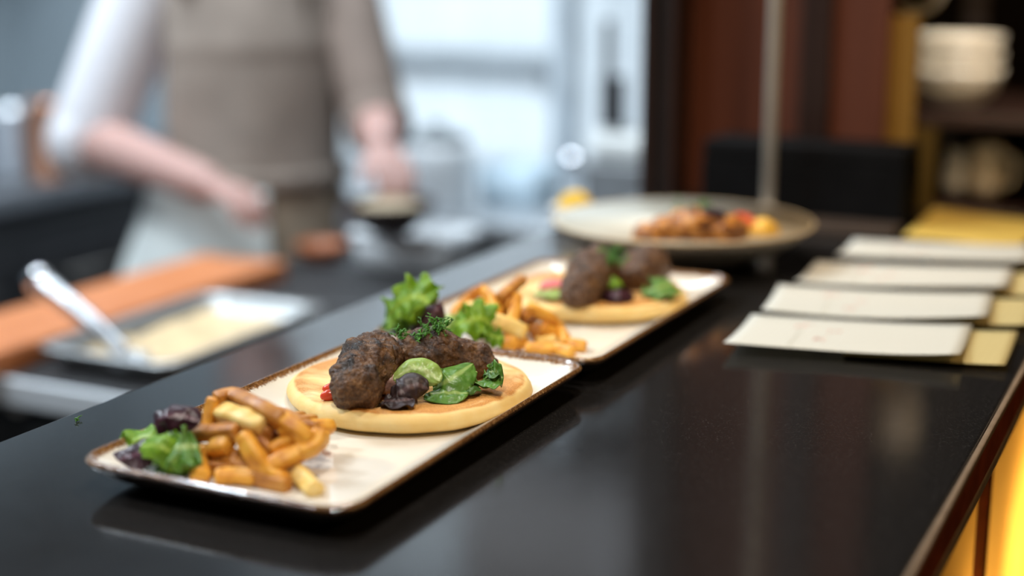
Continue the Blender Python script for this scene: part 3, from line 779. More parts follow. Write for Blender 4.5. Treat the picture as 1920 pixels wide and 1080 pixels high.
# ------------------------------------------------------------------ side salads
SA = 'side salad on the front plate'
w0 = WELL + 0.002
leaf('frilly_lettuce_leaf', M['leaf_bright'], [q(242, 846, w0+0.006), q(262, 822, w0+0.014), q(315, 822, w0+0.016), q(368, 820, w0+0.014)], 0.0180, 'frilly light green lettuce leaf left of the front fries', up=(0.1, -0.4, 0.9), curl=-0.3, ruffle=0.0042, freq=26, seed=21, group=SA, base_w=0.6, nu=60, nv=21, lo=Z(w0))
leaf('frilly_lettuce_leaf', M['leaf_mid'], [q(300, 845, w0+0.014), q(340, 838, w0+0.020), q(372, 838, w0+0.018)], 0.016, 'crinkled green leaf touching the left side of the front fries', up=(0.2, -0.6, 0.8), curl=-0.2, ruffle=0.0035, freq=24, seed=22, group=SA, base_w=0.6, nu=50, nv=19, lo=Z(w0))
leaf('lettuce_leaf', M['leaf_bright'], [q(252, 838, w0+0.012), q(295, 836, w0+0.020), q(335, 858, w0+0.012), q(360, 882, w0+0.003)], 0.0115, 'smooth bright green leaf curving down between fries and purple leaf', up=(0.35, -0.7, 0.6), curl=-0.7, ruffle=0.0008, freq=10, seed=23, group=SA, base_w=0.6, lo=Z(w0))
leaf('lettuce_leaf', M['leaf_dark'], [q(292, 880, w0+0.002), q(322, 872, w0+0.006), q(356, 884, w0+0.002)], 0.012, 'dark green leaf lying lowest at the near end of the front plate', up=(0.1, -0.4, 0.9), curl=-0.4, ruffle=0.0015, freq=18, seed=24, group=SA, base_w=0.5, lo=Z(w0))
leaf('purple_leaf', M['leaf_purple'], [q(290, 800, w0+0.026), q(308, 781, w0+0.034), q(345, 780, w0+0.034), q(376, 792, w0+0.030)], 0.0125, 'dark purple leaf curled at the back of the front salad', up=(0.3, -0.6, 0.7), curl=-1.0, ruffle=0.0018, freq=12, seed=25, group=SA, base_w=0.6)
leaf('purple_leaf', M['leaf_purple'], [q(207, 872, w0+0.002), q(240, 856, w0+0.008), q(272, 850, w0+0.012), q(292, 862, w0+0.008)], 0.014, 'dark purple leaf at the left tip of the front salad', up=(0.3, -0.7, 0.65), curl=-0.7, ruffle=0.0012, freq=10, seed=26, group=SA, base_w=0.4, lo=Z(w0))
SB = 'side salad on the second plate'
leaf('frilly_lettuce_leaf', M['leaf_bright'], [q(728, 592, w0+0.024), q(752, 566, w0+0.040), q(785, 556, w0+0.046), q(806, 572, w0+0.040)], 0.021, 'frilly green lettuce leaf standing highest at the left of the second plate', up=(0.3, -0.7, 0.6), curl=-0.35, ruffle=0.0055, freq=30, seed=31, group=SB, base_w=0.6, nu=64, nv=21)
leaf('frilly_lettuce_leaf', M['leaf_mid'], [q(722, 602, w0+0.016), q(760, 588, w0+0.026), q(808, 588, w0+0.026)], 0.016, 'darker frilly leaf just under the highest lettuce leaf', up=(0.2, -0.6, 0.8), curl=-0.3, ruffle=0.005, freq=30, seed=32, group=SB, base_w=0.6, nu=60, nv=19)
leaf('dark_salad_leaf', M['leaf_brown'], [q(722, 612, w0+0.008), q(755, 612, w0+0.012), q(800, 618, w0+0.008)], 0.017, 'brownish dark leaf at the bottom left of the second salad', up=(0.2, -0.6, 0.8), curl=-0.4, ruffle=0.002, freq=12, seed=33, group=SB, base_w=0.6, lo=Z(w0))
leaf('purple_leaf', M['leaf_purple'], [q(760, 640, w0+0.006), q(795, 610, w0+0.022), q(815, 585, w0+0.036), q(828, 570, w0+0.040)], 0.0105, 'long purple leaf rib rising behind the dill tuft', up=(0.5, -0.7, 0.5), curl=-0.8, ruffle=0.0010, freq=10, seed=34, group=SB, base_w=0.6)
leaf('frilly_lettuce_leaf', M['leaf_bright'], [q(842, 612, w0+0.020), q(872, 602, w0+0.030), q(905, 598, w0+0.030), q(922, 612, w0+0.022)], 0.017, 'bright frilly leaf behind the dill, left of the second fries', up=(0.3, -0.7, 0.6), curl=-0.3, ruffle=0.0045, freq=26, seed=35, group=SB, base_w=0.7, nu=60, nv=21)
leaf('frilly_lettuce_leaf', M['leaf_bright'], [q(912, 622, w0+0.018), q(928, 632, w0+0.014), q(945, 632, w0+0.014)], 0.009, 'small bright leaf tip against the thick pale fry', up=(0.3, -0.7, 0.6), curl=-0.3, ruffle=0.003, freq=20, seed=36, group=SB, base_w=0.6)
leaf('lettuce_leaf', M['leaf_light'], [q(842, 590, w0+0.022), q(840, 605, w0+0.018), q(835, 630, w0+0.008)], 0.012, 'light green leaf between the purple rib and the bright frilly leaf', up=(0.3, -0.8, 0.4), curl=-0.3, ruffle=0.003, freq=18, seed=37, group=SB, base_w=0.6)

# ------------------------------------------------------------------ round plate
RC = Vector((-0.554, 1.570, TOP))
rb = thing('round_plate', 'wide round cream plate with a grey underside, furthest on the pass', 'plate', RC)
inner = [(0.1475, 0.0475), (0.144, 0.0460), (0.136, 0.0436), (0.124, 0.0410), (0.108, 0.0388), (0.085, 0.0374), (0.05, 0.0370), (0.0, 0.0370)]
MB().lathe(RC, inner, 96).build('dish', M['cream_dish'], rb)
MB().lathe(RC, [(0.1476, 0.0474), (0.1492, 0.0480), (0.1502, 0.0472), (0.1494, 0.0456)], 96).build('rim', plain('tan_rim_glaze', (0.50, 0.36, 0.20, 1), 0.2), rb)
MB().lathe(RC, [(0.1494, 0.0457), (0.134, 0.0325), (0.115, 0.0210), (0.095, 0.0125), (0.082, 0.0075), (0.079, 0.0), (0.074, 0.0), (0.072, 0.004), (0.0, 0.005)], 96).build('underside', M['bowl_under'], rb)
CH = 'grilled pieces on the round plate'
fz = Z(0.0368)
def chunk(px, py, h, dx, r, label, mat, name, cat, seed, group=None):
    c = at(px, py + 9, (1.562 if px < 1370 else 1.592) + (0.035 - h)*0.6); c.z = max(c.z, fz + 0.006); e = Vector((dx, dx*0.45, 0))
    lump(name, mat, c - e, c + e, r, r*0.95, label, cat, seed, group, 0.9, 40, 32, fz, char=0.6)
chunk(1228, 432, 0.031, 0.010, 0.014, 'browned chicken piece at the left end of the round plate heap', M['chicken'], 'chicken_piece', 'chicken', 41, CH)
chunk(1262, 420, 0.038, 0.010, 0.016, 'browned chicken piece second from the left on the round plate', M['chicken'], 'chicken_piece', 'chicken', 42, CH)
chunk(1262, 444, 0.028, 0.010, 0.012, 'lower chicken piece under the second piece on the round plate', M['chicken'], 'chicken_piece', 'chicken', 43, CH)
chunk(1305, 412, 0.043, 0.012, 0.018, 'tall chicken piece in the middle under the green herb', M['chicken'], 'chicken_piece', 'chicken', 44, CH)
chunk(1310, 438, 0.031, 0.013, 0.014, 'near middle chicken piece on the round plate', M['chicken'], 'chicken_piece', 'chicken', 45, CH)
chunk(1352, 424, 0.038, 0.012, 0.017, 'dark roasted chicken piece left of the red pepper', M['chicken'], 'chicken_piece', 'chicken', 46, CH)
chunk(1332, 397, 0.053, 0.008, 0.009, 'blackened aubergine bit on the top of the round plate heap', M['leaf_purple'], 'aubergine_piece', 'aubergine', 47)
chunk(1386, 415, 0.040, 0.006, 0.013, 'red pepper piece between chicken and orange mash', M['red_pepper'], 'pepper_piece', 'pepper', 48)
chunk(1413, 428, 0.034, 0.010, 0.0170, 'smooth orange mash mound at the right end of the round plate heap', M['orange_rice'], 'mash_mound', 'mash', 49)
herb([(at(1285, 398, 1.58), 0.012), (at(1318, 390, 1.58), 0.013)], 'green herb sprig on top of the round plate heap', 14, 0.01, 9)

# small white ramekin with lemon behind the round plate
rc = Vector((CX0 + 0.027, 1.695, TOP))
rk = thing('ramekin', 'small white ramekin peeping out left of the round plate', 'ramekin', rc)
MB().lathe(rc, [(0.0, 0.001), (0.020, 0.0), (0.024, 0.004), (0.026, 0.030), (0.0265, 0.032), (0.0245, 0.0315), (0.022, 0.006), (0.0, 0.005)], 40).build('cup_body', M['white_plastic'], rk)
lc = rc + Vector((0.006, 0, 0.022))
mb = MB()
R = []
for k in range(13):
    a = PI*k/12
    R.append([lc + Vector((0.024*math.cos(a)*f, 0.010*math.sin(b)*f, 0.024*math.sin(a)*f + 0.004)) for f, b in ((0.02, 0), (0.9, 0.9), (1.0, 0.5), (1.0, -0.5), (0.9, -0.9), (0.02, 0))])
mb.rings(R, False); tag(mb.build('lemon_wedge', M['lemon'], origin=lc), 'yellow lemon wedge standing in the white ramekin', 'lemon')

# ------------------------------------------------------------------ order slips
def sheet(mb, c00, c10, c11, c01, hs, nu=18, nv=10, wave=0.0, seed=0):
    """c00 front-left, c10 front-right, c11 back-right, c01 back-left; hs = heights at the four corners"""
    P = []
    for i in range(nu):
        u = i/(nu-1); row = []
        for j in range(nv):
            v = j/(nv-1)
            p = (c00*(1-u) + c10*u)*(1-v) + (c01*(1-u) + c11*u)*v
            h = (hs[0]*(1-u)**1.5 + hs[1]*u**1.5)*(1-v)**1.6 + (hs[3]*(1-u)**1.5 + hs[2]*u**1.5)*v**2
            h += wave*(0.5 + 0.5*math.sin(u*5 + seed))*(0.4 + 0.6*(1-v))
            row.append(Vector((p.x, p.y, TOP + 0.0006 + max(0.0, h))))
        P.append(row)
    return mb.grid(P, nu, nv)
def V2(x, y): return Vector((x, y, 0))
slips = [
    ((-0.381, 1.196), (-0.186, 1.232), (-0.197, 1.362), (-0.395, 1.326), 'nearest order slip of the row, with its yellow copy showing at right'),
    ((-0.387, 1.330), (-0.186, 1.374), (-0.199, 1.503), (-0.409, 1.466), 'second nearest order slip of the row on the counter'),
    ((-0.394, 1.475), (-0.188, 1.515), (-0.198, 1.642), (-0.406, 1.605), 'third order slip of the row, beside the rim of the round plate'),
    ((-0.390, 1.630), (-0.186, 1.668), (-0.196, 1.792), (-0.399, 1.755), 'furthest white order slip of the row, next to the yellow card'),
]
for k, (a, b, c_, d, lab) in enumerate(slips):
    a, b, c_, d = V2(*a), V2(*b), V2(*c_), V2(*d)
    ctr = (a + b + c_ + d)/4 + Vector((0, 0, TOP))
    s_ = thing('order_slip', lab, 'order slip', ctr, 'order slips in a row on the counter')
    ux = (b - a).normalized(); off = ux*0.036
    mb = sheet(MB(), a + ux*0.10 + (d - a)*0.12, b + off + (c_ - b)*0.06, c_ + off + V2(0.004, 0.002), d + ux*0.10, (0.002, 0.006 + 0.002*(k % 2), 0.006, 0.001), wave=0.0015, seed=k)
    mb.build('yellow_copy', M['paper_yellow'], s_, solid=0.0002)['label'] = 'yellow carbon copy sheet'
    mb = sheet(MB(), a, b, c_, d, (0.0075, 0.013, 0.008, 0.004), wave=0.0022, seed=k*1.7 + 0.6)
    for v in mb.v: v.z += 0.0014
    tops = list(mb.v)
    mb.build('top_sheet', M['paper_white'], s_, solid=0.0002)
    # pen marks and printed rules follow the sheet surface
    def on(u, v):
        i = min(16, int(u*17)); j = min(8, int(v*9)); fu = u*17 - i; fv = v*9 - j
        g = lambda a_, b_: tops[a_*10 + b_]
        return (g(i, j)*(1-fu) + g(i+1, j)*fu)*(1-fv) + (g(i, j+1)*(1-fu) + g(i+1, j+1)*fu)*fv + Vector((0, 0, 0.0003))
    rnd = random.Random(k + 3)
    mb = MB()
    for (u0, v0, n_) in ((0.24, 0.78, 4), (0.40, 0.62, 3), (0.36, 0.36, 3)):
        for m_ in range(n_):
            mb = MB()
            u, v = u0 + m_*0.018, v0 + rnd.uniform(-0.03, 0.03)
            pts_ = [on(u + rnd.uniform(-0.008, 0.012), v + rnd.uniform(-0.06, 0.06)) for _ in range(4)]
            mb.tube(bez(pts_, 9), 0.00032, 4)
            mb.build('pen_mark', M['ink_red'], s_)['label'] = 'faint red pen scribble'
    mb = MB()
    mb.tube([on(0.27, v) for v in (0.08, 0.3, 0.5, 0.62)], 0.0003, 4)
    for m_ in range(5): mb.tube([on(0.06 + 0.03*m_, 0.92), on(0.07 + 0.03*m_, 0.88)], 0.0003, 4)
    mb.build('printed_rules', M['ink_grey'], s_)
# yellow card further along
yc = [V2(-0.352, 1.815), V2(-0.214, 1.800), V2(-0.20, 1.99), V2(-0.357, 2.045)]
mb = sheet(MB(), yc[0], yc[1], yc[2], yc[3], (0.002, 0.004, 0.006, 0.004), wave=0.001)
tag(mb.build('yellow_card', M['card_yellow'], origin=(-0.285, 1.91, TOP), solid=0.0006), 'blank yellow card lying right of the black box', 'card')

# black box, wooden rail, pole
bx0, bx1, by = -0.640, -0.367, 1.885
zt = 0.100
bo = thing('black_printer_box', 'low black box standing across the far end of the counter', 'printer', ((bx0 + bx1)/2, by + 0.05, TOP))
MB().box((bx0, by, Z(0.001)), (bx1, by + 0.10, Z(zt - 0.022))).build('case_body', M['black_plastic'], bo, smooth=False, bevel=0.004)
MB().box((bx0 + 0.001, by + 0.001, Z(zt - 0.0215)), (bx1 - 0.001, by + 0.099, Z(zt))).build('case_lid', plain('charcoal_plastic', (0.006, 0.006, 0.0065, 1), 0.8, spec=0.08), bo, smooth=False, bevel=0.004)
MB().box((bx0 + 0.05, by + 0.03, Z(zt)), (bx1 - 0.05, by + 0.036, Z(zt + 0.0015))).build('paper_slot', M['black_gap'], bo, smooth=False)
tag(MB().box((-0.575, 1.800, Z(0.0005)), (-0.362, 1.868, Z(0.010))).build('wooden_rail', plain('dull_brown_strip', (0.045, 0.028, 0.018, 1), 0.5), origin=(-0.46, 1.83, TOP), smooth=False, bevel=0.002), 'low brown wooden strip lying on the counter before the black box', 'rail')
pb = onz(1438, 425, TOP); pb.y = 1.862; pb.x = ony(1438, 420, 1.862).x
pl = thing('counter_pole', 'slim cream metal pole rising from the counter in front of the black box', 'pole', (pb.x, pb.y, TOP))
MB().lathe((pb.x, pb.y, TOP + 0.010), [(0.0075, 0.004), (0.0075, ZC - TOP - 0.011)], 24).build('pole_tube', M['pole'], pl)
MB().lathe((pb.x, pb.y, TOP + 0.0102), [(0.017, 0.0), (0.017, 0.003), (0.009, 0.006), (0.0078, 0.012)], 24).build('base_collar', M['pole'], pl)

# ------------------------------------------------------------------ right recess: shelves and china
sh_y = 2.45
zc0 = ony(1800, 200, sh_y).z
xs = [ony(px, 150, sh_y).x for px in (1708, 1882)]
cx_ = (xs[0] + xs[1])/2; cr = (xs[1] - xs[0])/2
sx0, sx1 = MX1 - 0.12, MX1 + 1.1
def shelf(z, label):
    t = thing('wall_shelf', label, 'shelf', (sx0, 2.34, z - 0.02), 'dark shelves in the recess')
    MB().box((sx0, 2.34, z - 0.02), (sx1, YF - 0.41, z)).build('shelf_board', M['dark_wood'], t, smooth=False, bevel=0.002)
    MB().box((sx0 + 0.9, 2.5, z - 0.14), (sx0 + 0.93, YF - 0.41, z - 0.021)).build('bracket', M['dark_wood'], t, smooth=False)
shelf(zc0, 'upper dark shelf carrying the stack of white bowls')
zb = zc0
GBW = 'white bowls stacked on the upper shelf'
labs = ['white bowl at the bottom of the stack on the upper shelf', 'white bowl in the middle of the stack on the upper shelf', 'topmost white bowl of the stack on the upper shelf']
for k in range(3):
    c = Vector((cx_, sh_y, zb + 0.001 + k*0.026)); r = cr*(1.0 - 0.02*k)
    mb = MB().lathe(c, [(0.0, 0.002), (r*0.5, 0.0), (r*0.56, 0.004), (r*0.86, 0.026), (r*0.98, 0.052), (r, 0.062), (r*0.97, 0.062), (r*0.92, 0.046), (r*0.8, 0.027), (r*0.5, 0.0098), (0.0, 0.009)], 48)
    tag(mb.build('china_bowl', M['cream_dish'], origin=c), labs[k], 'bowl', GBW)
z2 = ony(1800, 372, sh_y).z
shelf(z2, 'lower dark shelf carrying the beige jug and cup')
def jug(px, pyb, pw, ph, mat, label, name, cat):
    yy = sh_y - 0.02
    b = ony(px, pyb, yy); dep = (b - CAM).dot(RF); s_ = dep/F_PX
    r = pw*s_/2; h = ph*s_
    c = Vector((b.x, yy, z2 + 0.001))
    t = thing(name, label, cat, c)
    MB().lathe(c, [(0.0, 0.002), (r*0.7, 0.0), (r*0.98, h*0.3), (r, h*0.5), (r*0.8, h*0.85), (r*0.85, h), (r*0.78, h), (r*0.72, h*0.85), (r*0.9, h*0.5), (r*0.85, h*0.3), (r*0.6, 0.006), (0, 0.006)], 36).build('vessel_body', mat, t)
    MB().tube(bez([c + Vector((r*0.8, 0, h*0.8)), c + Vector((r*1.45, 0, h*0.75)), c + Vector((r*1.4, 0, h*0.4)), c + Vector((r*0.92, 0, h*0.28))], 14), 0.005, 10).build('handle', mat, t)
jug(1790, 372, 52, 95, plain('grey_china', (0.30, 0.27, 0.23, 1), 0.4), 'grey china cup on the lower shelf, beside the mustard wall', 'china_cup', 'cup')
jug(1848, 350, 70, 112, M['beige_china'], 'squat beige jug on the lower shelf, right of the grey cup', 'china_jug', 'jug')
# mug hanging above
hm = ony(1720, -20, 2.2)
mgt = thing('hanging_mug', 'beige mug hanging by a hook at the top right, its handle showing', 'mug', hm)
MB().tube([hm + Vector((-0.035*math.cos(a), 0, -0.036*math.sin(a) + 0.004)) for a in [PI*k/16 for k in range(17)]], 0.0065, 10).build('handle', M['cream_dish'], mgt)
MB().lathe(hm + Vector((0, 0, 0.004)), [(0.0, 0.0), (0.040, 0.0), (0.042, 0.01), (0.042, 0.085), (0.039, 0.085), (0.038, 0.01), (0.0, 0.008)], 36).build('mug_body', M['beige_china'], mgt)
MB().tube(bez([hm + Vector((0, 0, 0.085)), hm + Vector((0, 0, 0.14)), Vector((hm.x, hm.y, ZC))], 8), 0.002, 8).build('hook', M['dark_steel'], mgt)
gp = ony(1790, 25, 2.5)
tag(MB().box((gp.x - 0.019, 2.7, ony(1790, 52, 2.7).z), (gp.x + 0.019, 2.73, ZC)).build('shelf_upright', plain('grey_paint', (0.11, 0.09, 0.085, 1), 0.5), origin=(gp.x, 2.7, zc0), smooth=False), 'grey upright rising behind the stack of white bowls', 'upright')

# ------------------------------------------------------------------ kitchen benches
BZ = 0.866
pbn = thing('prep_bench', 'steel prep bench behind the pass with the chopping board and food pan', 'bench', (-1.33, 1.95, 0))
bx0_, bx1_, by0_, by1_ = -1.74, -0.80, 1.47, 2.17
MB().box((bx0_, by0_ + 0.001, BZ - 0.035), (bx1_, by1_, BZ)).build('bench_top', M['bench_dark'], pbn, smooth=False, bevel=0.002)
MB().box((bx0_ + 0.03, by0_ - 0.012, BZ - 0.040), (bx1_, by0_, BZ - 0.001)).build('front_lip', plain('pale_steel_lip', (0.72, 0.76, 0.80, 1), 0.45, 0.3, 0.03), pbn, smooth=False, bevel=0.004)
MB().box((bx0_ + 0.02, by0_ + 0.02, 0.12), (bx1_ - 0.02, by1_ - 0.02, BZ - 0.036)).build('cabinet', M['dark_steel'], pbn, smooth=False, bevel=0.004)
for sx in (bx0_ + 0.05, bx1_ - 0.05):
    for sy in (by0_ + 0.05, by1_ - 0.05):
        MB().lathe((sx, sy, 0), [(0.025, 0), (0.025, 0.119)], 16).build('leg', M['steel_sat'], pbn)
kp = ony(42, 745, by0_ + 0.018)
MB().lathe(kp, [(0.022, 0), (0.022, 0.014), (0.018, 0.018), (0.0, 0.018)], 24, axis=(0, -1, 0)).build('knob', plain('beige_knob', (0.55, 0.49, 0.44, 1), 0.4), pbn)
bdx = (-1.70, -1.515)
tag(MB().box((bdx[0], by0_ - 0.12, BZ + 0.0005), (bdx[1], by1_ - 0.01, BZ + 0.036)).build('chopping_board', M['board'], origin=(-1.6, 1.8, BZ), smooth=False, bevel=0.006), 'long thick reddish wooden chopping board along the back of the bench', 'chopping board')
# food pan
px0, px1, py0, py1 = -1.497, -1.255, 1.505, 1.905
fp = thing('food_pan', 'rectangular steel food pan set on the bench behind the counter', 'pan', ((px0+px1)/2, (py0+py1)/2, BZ))
pc = ((px0+px1)/2, (py0+py1)/2); phx, phy = (px1-px0)/2, (py1-py0)/2
ZP = BZ + 0.0355
prof = [(0.03, BZ + 0.0006, 0.02), (0.018, BZ + 0.004, 0.03), (0.014, ZP - 0.004, 0.03), (0.0, ZP - 0.002, 0.03), (0.0, ZP, 0.03), (0.015, ZP, 0.03), (0.020, ZP - 0.006, 0.03), (0.024, BZ + 0.006, 0.025), (0.04, BZ + 0.003, 0.02)]
mb = MB(); mb.rings([resample(rrect(pc[0], pc[1], phx - d, phy - d, r, z), 120) for d, z, r in prof], True, True, True); mb.build('pan_body', M['pan_steel'], fp)
mb = MB(); P = []
for i in range(26):
    row = []
    for j in range(36):
        x = px0 + 0.024 + (px1 - px0 - 0.048)*i/25; y = py0 + 0.024 + (py1 - py0 - 0.048)*j/35
        row.append(Vector((x, y, BZ + 0.013 + 0.012*fbm(Vector((x, y, 0)), 14, 3))))
    P.append(row)
mb.grid(P, 26, 36)
o = tag(mb.build('creamy_food', M['sauce'], origin=(pc[0], pc[1], BZ + 0.006)), 'creamy pale food filling the steel pan', 'food'); o['kind'] = 'stuff'
# ladle resting in the pan
la = onz(240, 668, BZ + 0.030); lb = at(72, 528, 2.10)
ld = thing('serving_spoon', 'shiny steel spoon handle leaning out of the food pan', 'spoon', la)
MB().tube(bez([la, la.lerp(lb, 0.5) + Vector((0, 0, 0.006)), lb], 14), [0.012]*4 + [0.0135]*4 + [0.015]*3 + [0.017]*2 + [0.014], 14).build('handle', M['steel'], ld)
hc = lb
MB().capsule(lb - Vector((0.004, 0, 0)), lb + Vector((0.002, 0, 0.006)), 0.017, 0.016).build('handle_end', M['chrome'], ld)
MB().lathe(la - Vector((0, 0, 0.004)), [(0.0, -0.016), (0.018, -0.013), (0.028, -0.004), (0.031, 0.004), (0.029, 0.004), (0.02, -0.008), (0.0, -0.012)], 28).build('spoon_bowl', M['steel'], ld)
# white tub and terracotta dish on the bench
TY = 2.31
sb_ = thing('side_bench', 'low dark steel bench carrying the white tub, right beside the cook', 'bench', (-1.2, 2.33, 0))
MB().box((-1.63, 2.20, BZ - 0.035), (PX0 - 0.02, 2.46, BZ)).build('bench_top', M['bench_dark'], sb_, smooth=False, bevel=0.003)
MB().box((-1.52, 2.22, 0.0), (PX0 - 0.04, 2.45, BZ - 0.0355)).build('cabinet', M['dark_steel'], sb_, smooth=False, bevel=0.003)
tb = ony(745, 515, TY)
t0 = thing('white_tub', 'square white plastic tub on the bench below the held bowl', 'tub', (tb.x, TY + 0.07, BZ))
tx0, tx1 = ony(655, 470, TY).x, ony(838, 470, TY).x; tz1 = ony(745, 440, TY).z
prof = [(0.012, BZ + 0.001), (0.004, BZ + 0.004), (0.0, tz1), (0.004, tz1 + 0.001), (0.008, tz1 - 0.002), (0.014, BZ + 0.006)]
tcx, tcy, thx, thy = (tx0+tx1)/2, TY + 0.07, (tx1-tx0)/2, 0.07
mb = MB(); mb.rings([resample(rrect(tcx, tcy, thx - d, thy - d, 0.02, z), 90) for d, z in prof], True, True, True); mb.build('tub_body', M['white_plastic'], t0)
mb = MB(); mb.rings([resample(rrect(tcx, tcy, thx + d, thy + d, 0.022, z), 90) for d, z in ((0.0005, tz1 - 0.012), (0.006, tz1 - 0.012), (0.006, tz1 - 0.003), (0.0005, tz1 - 0.003))]); mb.build('tub_rim', M['white_plastic'], t0)
tc = Vector((ony(602, 480, 2.33).x, 2.33, BZ + 0.001))
mb = MB().lathe(tc, [(0, 0.002), (0.030, 0), (0.046, 0.022), (0.050, 0.036), (0.046, 0.036), (0.040, 0.022), (0, 0.008)], 36)
tag(mb.build('terracotta_dish', M['terracotta'], origin=tc), 'small orange-brown terracotta dish left of the white tub', 'dish')
# back bench
BBZ = 0.88
yb0 = onz(900, 418, BBZ).y
bb = thing('back_bench', 'steel bench with a bright edge in front of the tiled wall', 'bench', (-1.3, yb0 + 0.3, 0))
MB().box((-2.3, yb0, BBZ - 0.05), (PX0 + 0.02, YF - 0.01, BBZ)).build('bench_top', M['steel_sat'], bb, smooth=False, bevel=0.005)
MB().box((-2.28, yb0 + 0.03, 0.1), (PX0, YF - 0.01, BBZ - 0.051)).build('cabinet', M['grey_steel'], bb, smooth=False)
MB().box((-2.26, yb0 + 0.06, 0), (PX0 - 0.02, YF - 0.04, 0.099)).build('plinth', M['dark_steel'], bb, smooth=False)
def onb(px, py): return onz(px, py, BBZ)
# wall rail/shelf
wy = YF - 0.07
za, zb_ = ony(880, 122, wy).z, ony(880, 92, wy).z
xa, xb = ony(700, 100, wy).x, ony(1042, 100, wy).x
ws = thing('steel_wall_shelf', 'grey steel shelf on the white tiled wall above the back bench', 'shelf', ((xa+xb)/2, wy, za))
MB().box((xa - 1.0, wy, za), (xb, YF - 0.001, zb_)).build('shelf_board', plain('grey_shelf_steel', (0.42, 0.45, 0.47, 1), 0.4, 0.3), ws, smooth=False, bevel=0.008)
for xx in (xa - 0.6, xb - 0.08):
    MB().box((xx, wy + 0.03, za - 0.06), (xx + 0.02, YF - 0.001, za - 0.0005)).build('bracket', M['steel_sat'], ws, smooth=False)
vx0, vx1 = ony(1030, 200, YF - 0.30).x, ony(1092, 200, YF - 0.30).x
tag(MB().tube(bez([((vx0+vx1)/2, YF - 0.30, BBZ + 0.0), ((vx0+vx1)/2, YF - 0.30, 1.8), ((vx0+vx1)/2, YF - 0.30, ZC)], 8), (vx1-vx0)/2*0.9, 24).build('steel_duct', plain('pale_duct', (0.55, 0.60, 0.64, 1), 0.35, 0.3), origin=((vx0+vx1)/2, YF - 0.3, BBZ)), 'pale grey round duct rising from the back bench to the ceiling', 'duct')
# narrow dark hanging utensil
hy = yb0 + 0.16
uu = ony(1140, 55, hy); ub = ony(1152, 240, hy)
uw = 0.034
ut = thing('hanging_turner', 'dark narrow turner hanging in front of the pale duct, near the post', 'utensil', ub)
MB().box((uu.x - 0.012, hy - 0.003, uu.z - 0.10), (uu.x + 0.012, hy + 0.003, uu.z + 0.02)).build('handle', M['dark_steel'], ut, smooth=False, bevel=0.002)
MB().prism([(ub.x - uw, hy - 0.002), (ub.x + uw*0.7, hy - 0.002), (ub.x + uw*0.7, hy + 0.002), (ub.x - uw, hy + 0.002)], ub.z, uu.z - 0.0995).build('blade', M['dark_steel'], ut, smooth=False)
MB().tube([(uu.x, hy, uu.z + 0.02), (uu.x, hy, ZC)], 0.002, 8).build('hook', M['steel_sat'], ut)
# white box on grey appliance with chrome knob
a0 = ony(1092, 380, yb0 + 0.05); a1 = ony(1198, 380, yb0 + 0.05)
az = ony(1140, 308, yb0 + 0.05).z
ap = thing('grey_appliance', 'low grey appliance with a chrome knob at the right of the back bench', 'appliance', ((a0.x+a1.x)/2, yb0 + 0.12, BBZ))
MB().box((a0.x, yb0 + 0.05, BBZ + 0.001), (a1.x + 0.05, yb0 + 0.25, az)).build('case_body', plain('mid_grey_steel', (0.22, 0.23, 0.24, 1), 0.4, 0.3), ap, smooth=False, bevel=0.006)
kk = ony(1070, 300, yb0 + 0.05)
MB().capsule(kk, kk + Vector((0.012, 0, 0)), 0.018, 0.018).build('knob', M['chrome'], ap)
MB().tube([kk, Vector((a0.x + 0.002, yb0 + 0.06, az - 0.02))], 0.006, 8).build('knob_stem', M['steel_sat'], ap)
wz = ony(1140, 252, yb0 + 0.07).z
mb = MB(); bcx = (a0.x + a1.x)/2 + 0.004; bh = (a1.x - a0.x)/2
mb.rings([resample(rrect(bcx, yb0 + 0.13, bh - d, 0.06 - d, 0.012, z), 60) for d, z in ((0.01, az + 0.001), (0.004, az + 0.004), (0.0, wz), (0.003, wz + 0.001), (0.007, wz - 0.003), (0.012, az + 0.006))], True, True, True)
tag(mb.build('white_container', plain('off_white_plastic', (0.66, 0.67, 0.65, 1), 0.4), origin=(bcx, yb0 + 0.13, az)), 'off-white plastic container standing on the grey appliance', 'container')
# white stock pot and blue tray
d0 = ony(820, 380, yb0 + 0.14); pr = (ony(885, 350, yb0+0.14).x - ony(765, 350, yb0+0.14).x)/2
pt = ony(820, 268, yb0 + 0.14).z
sp_ = thing('white_bucket', 'rounded white bucket with a dark lid beside the held bowl', 'bucket', (d0.x, yb0 + 0.14, BBZ))
MB().lathe((d0.x, yb0 + 0.14, BBZ), [(0, 0.002), (pr*0.86, 0.001), (pr*0.95, 0.02), (pr, (pt-BBZ)*0.85), (pr*0.92, (pt-BBZ)), (0, (pt-BBZ))], 40).build('bucket_body', M['white_plastic'], sp_)
MB().lathe((d0.x, yb0 + 0.14, pt + 0.0005), [(0, 0), (pr*0.88, 0), (pr*0.82, 0.018), (pr*0.3, 0.03), (0.016, 0.032), (0.018, 0.048), (0.0, 0.05)], 40).build('lid', plain('grey_lid', (0.20, 0.22, 0.23, 1), 0.5), sp_)
e0, e1 = ony(890, 350, yb0 + 0.2), ony(1005, 350, yb0 + 0.2)
ez = ony(940, 318, yb0 + 0.2).z
mb = MB(); mb.rings([resample(rrect((e0.x+e1.x)/2, yb0 + 0.28, (e1.x-e0.x)/2 - d, 0.08 - d, 0.02, z), 60) for d, z in ((0.014, BBZ + 0.001), (0.006, BBZ + 0.004), (0.0, ez), (0.004, ez + 0.001), (0.008, ez - 0.003), (0.016, BBZ + 0.006))], True, True, True)
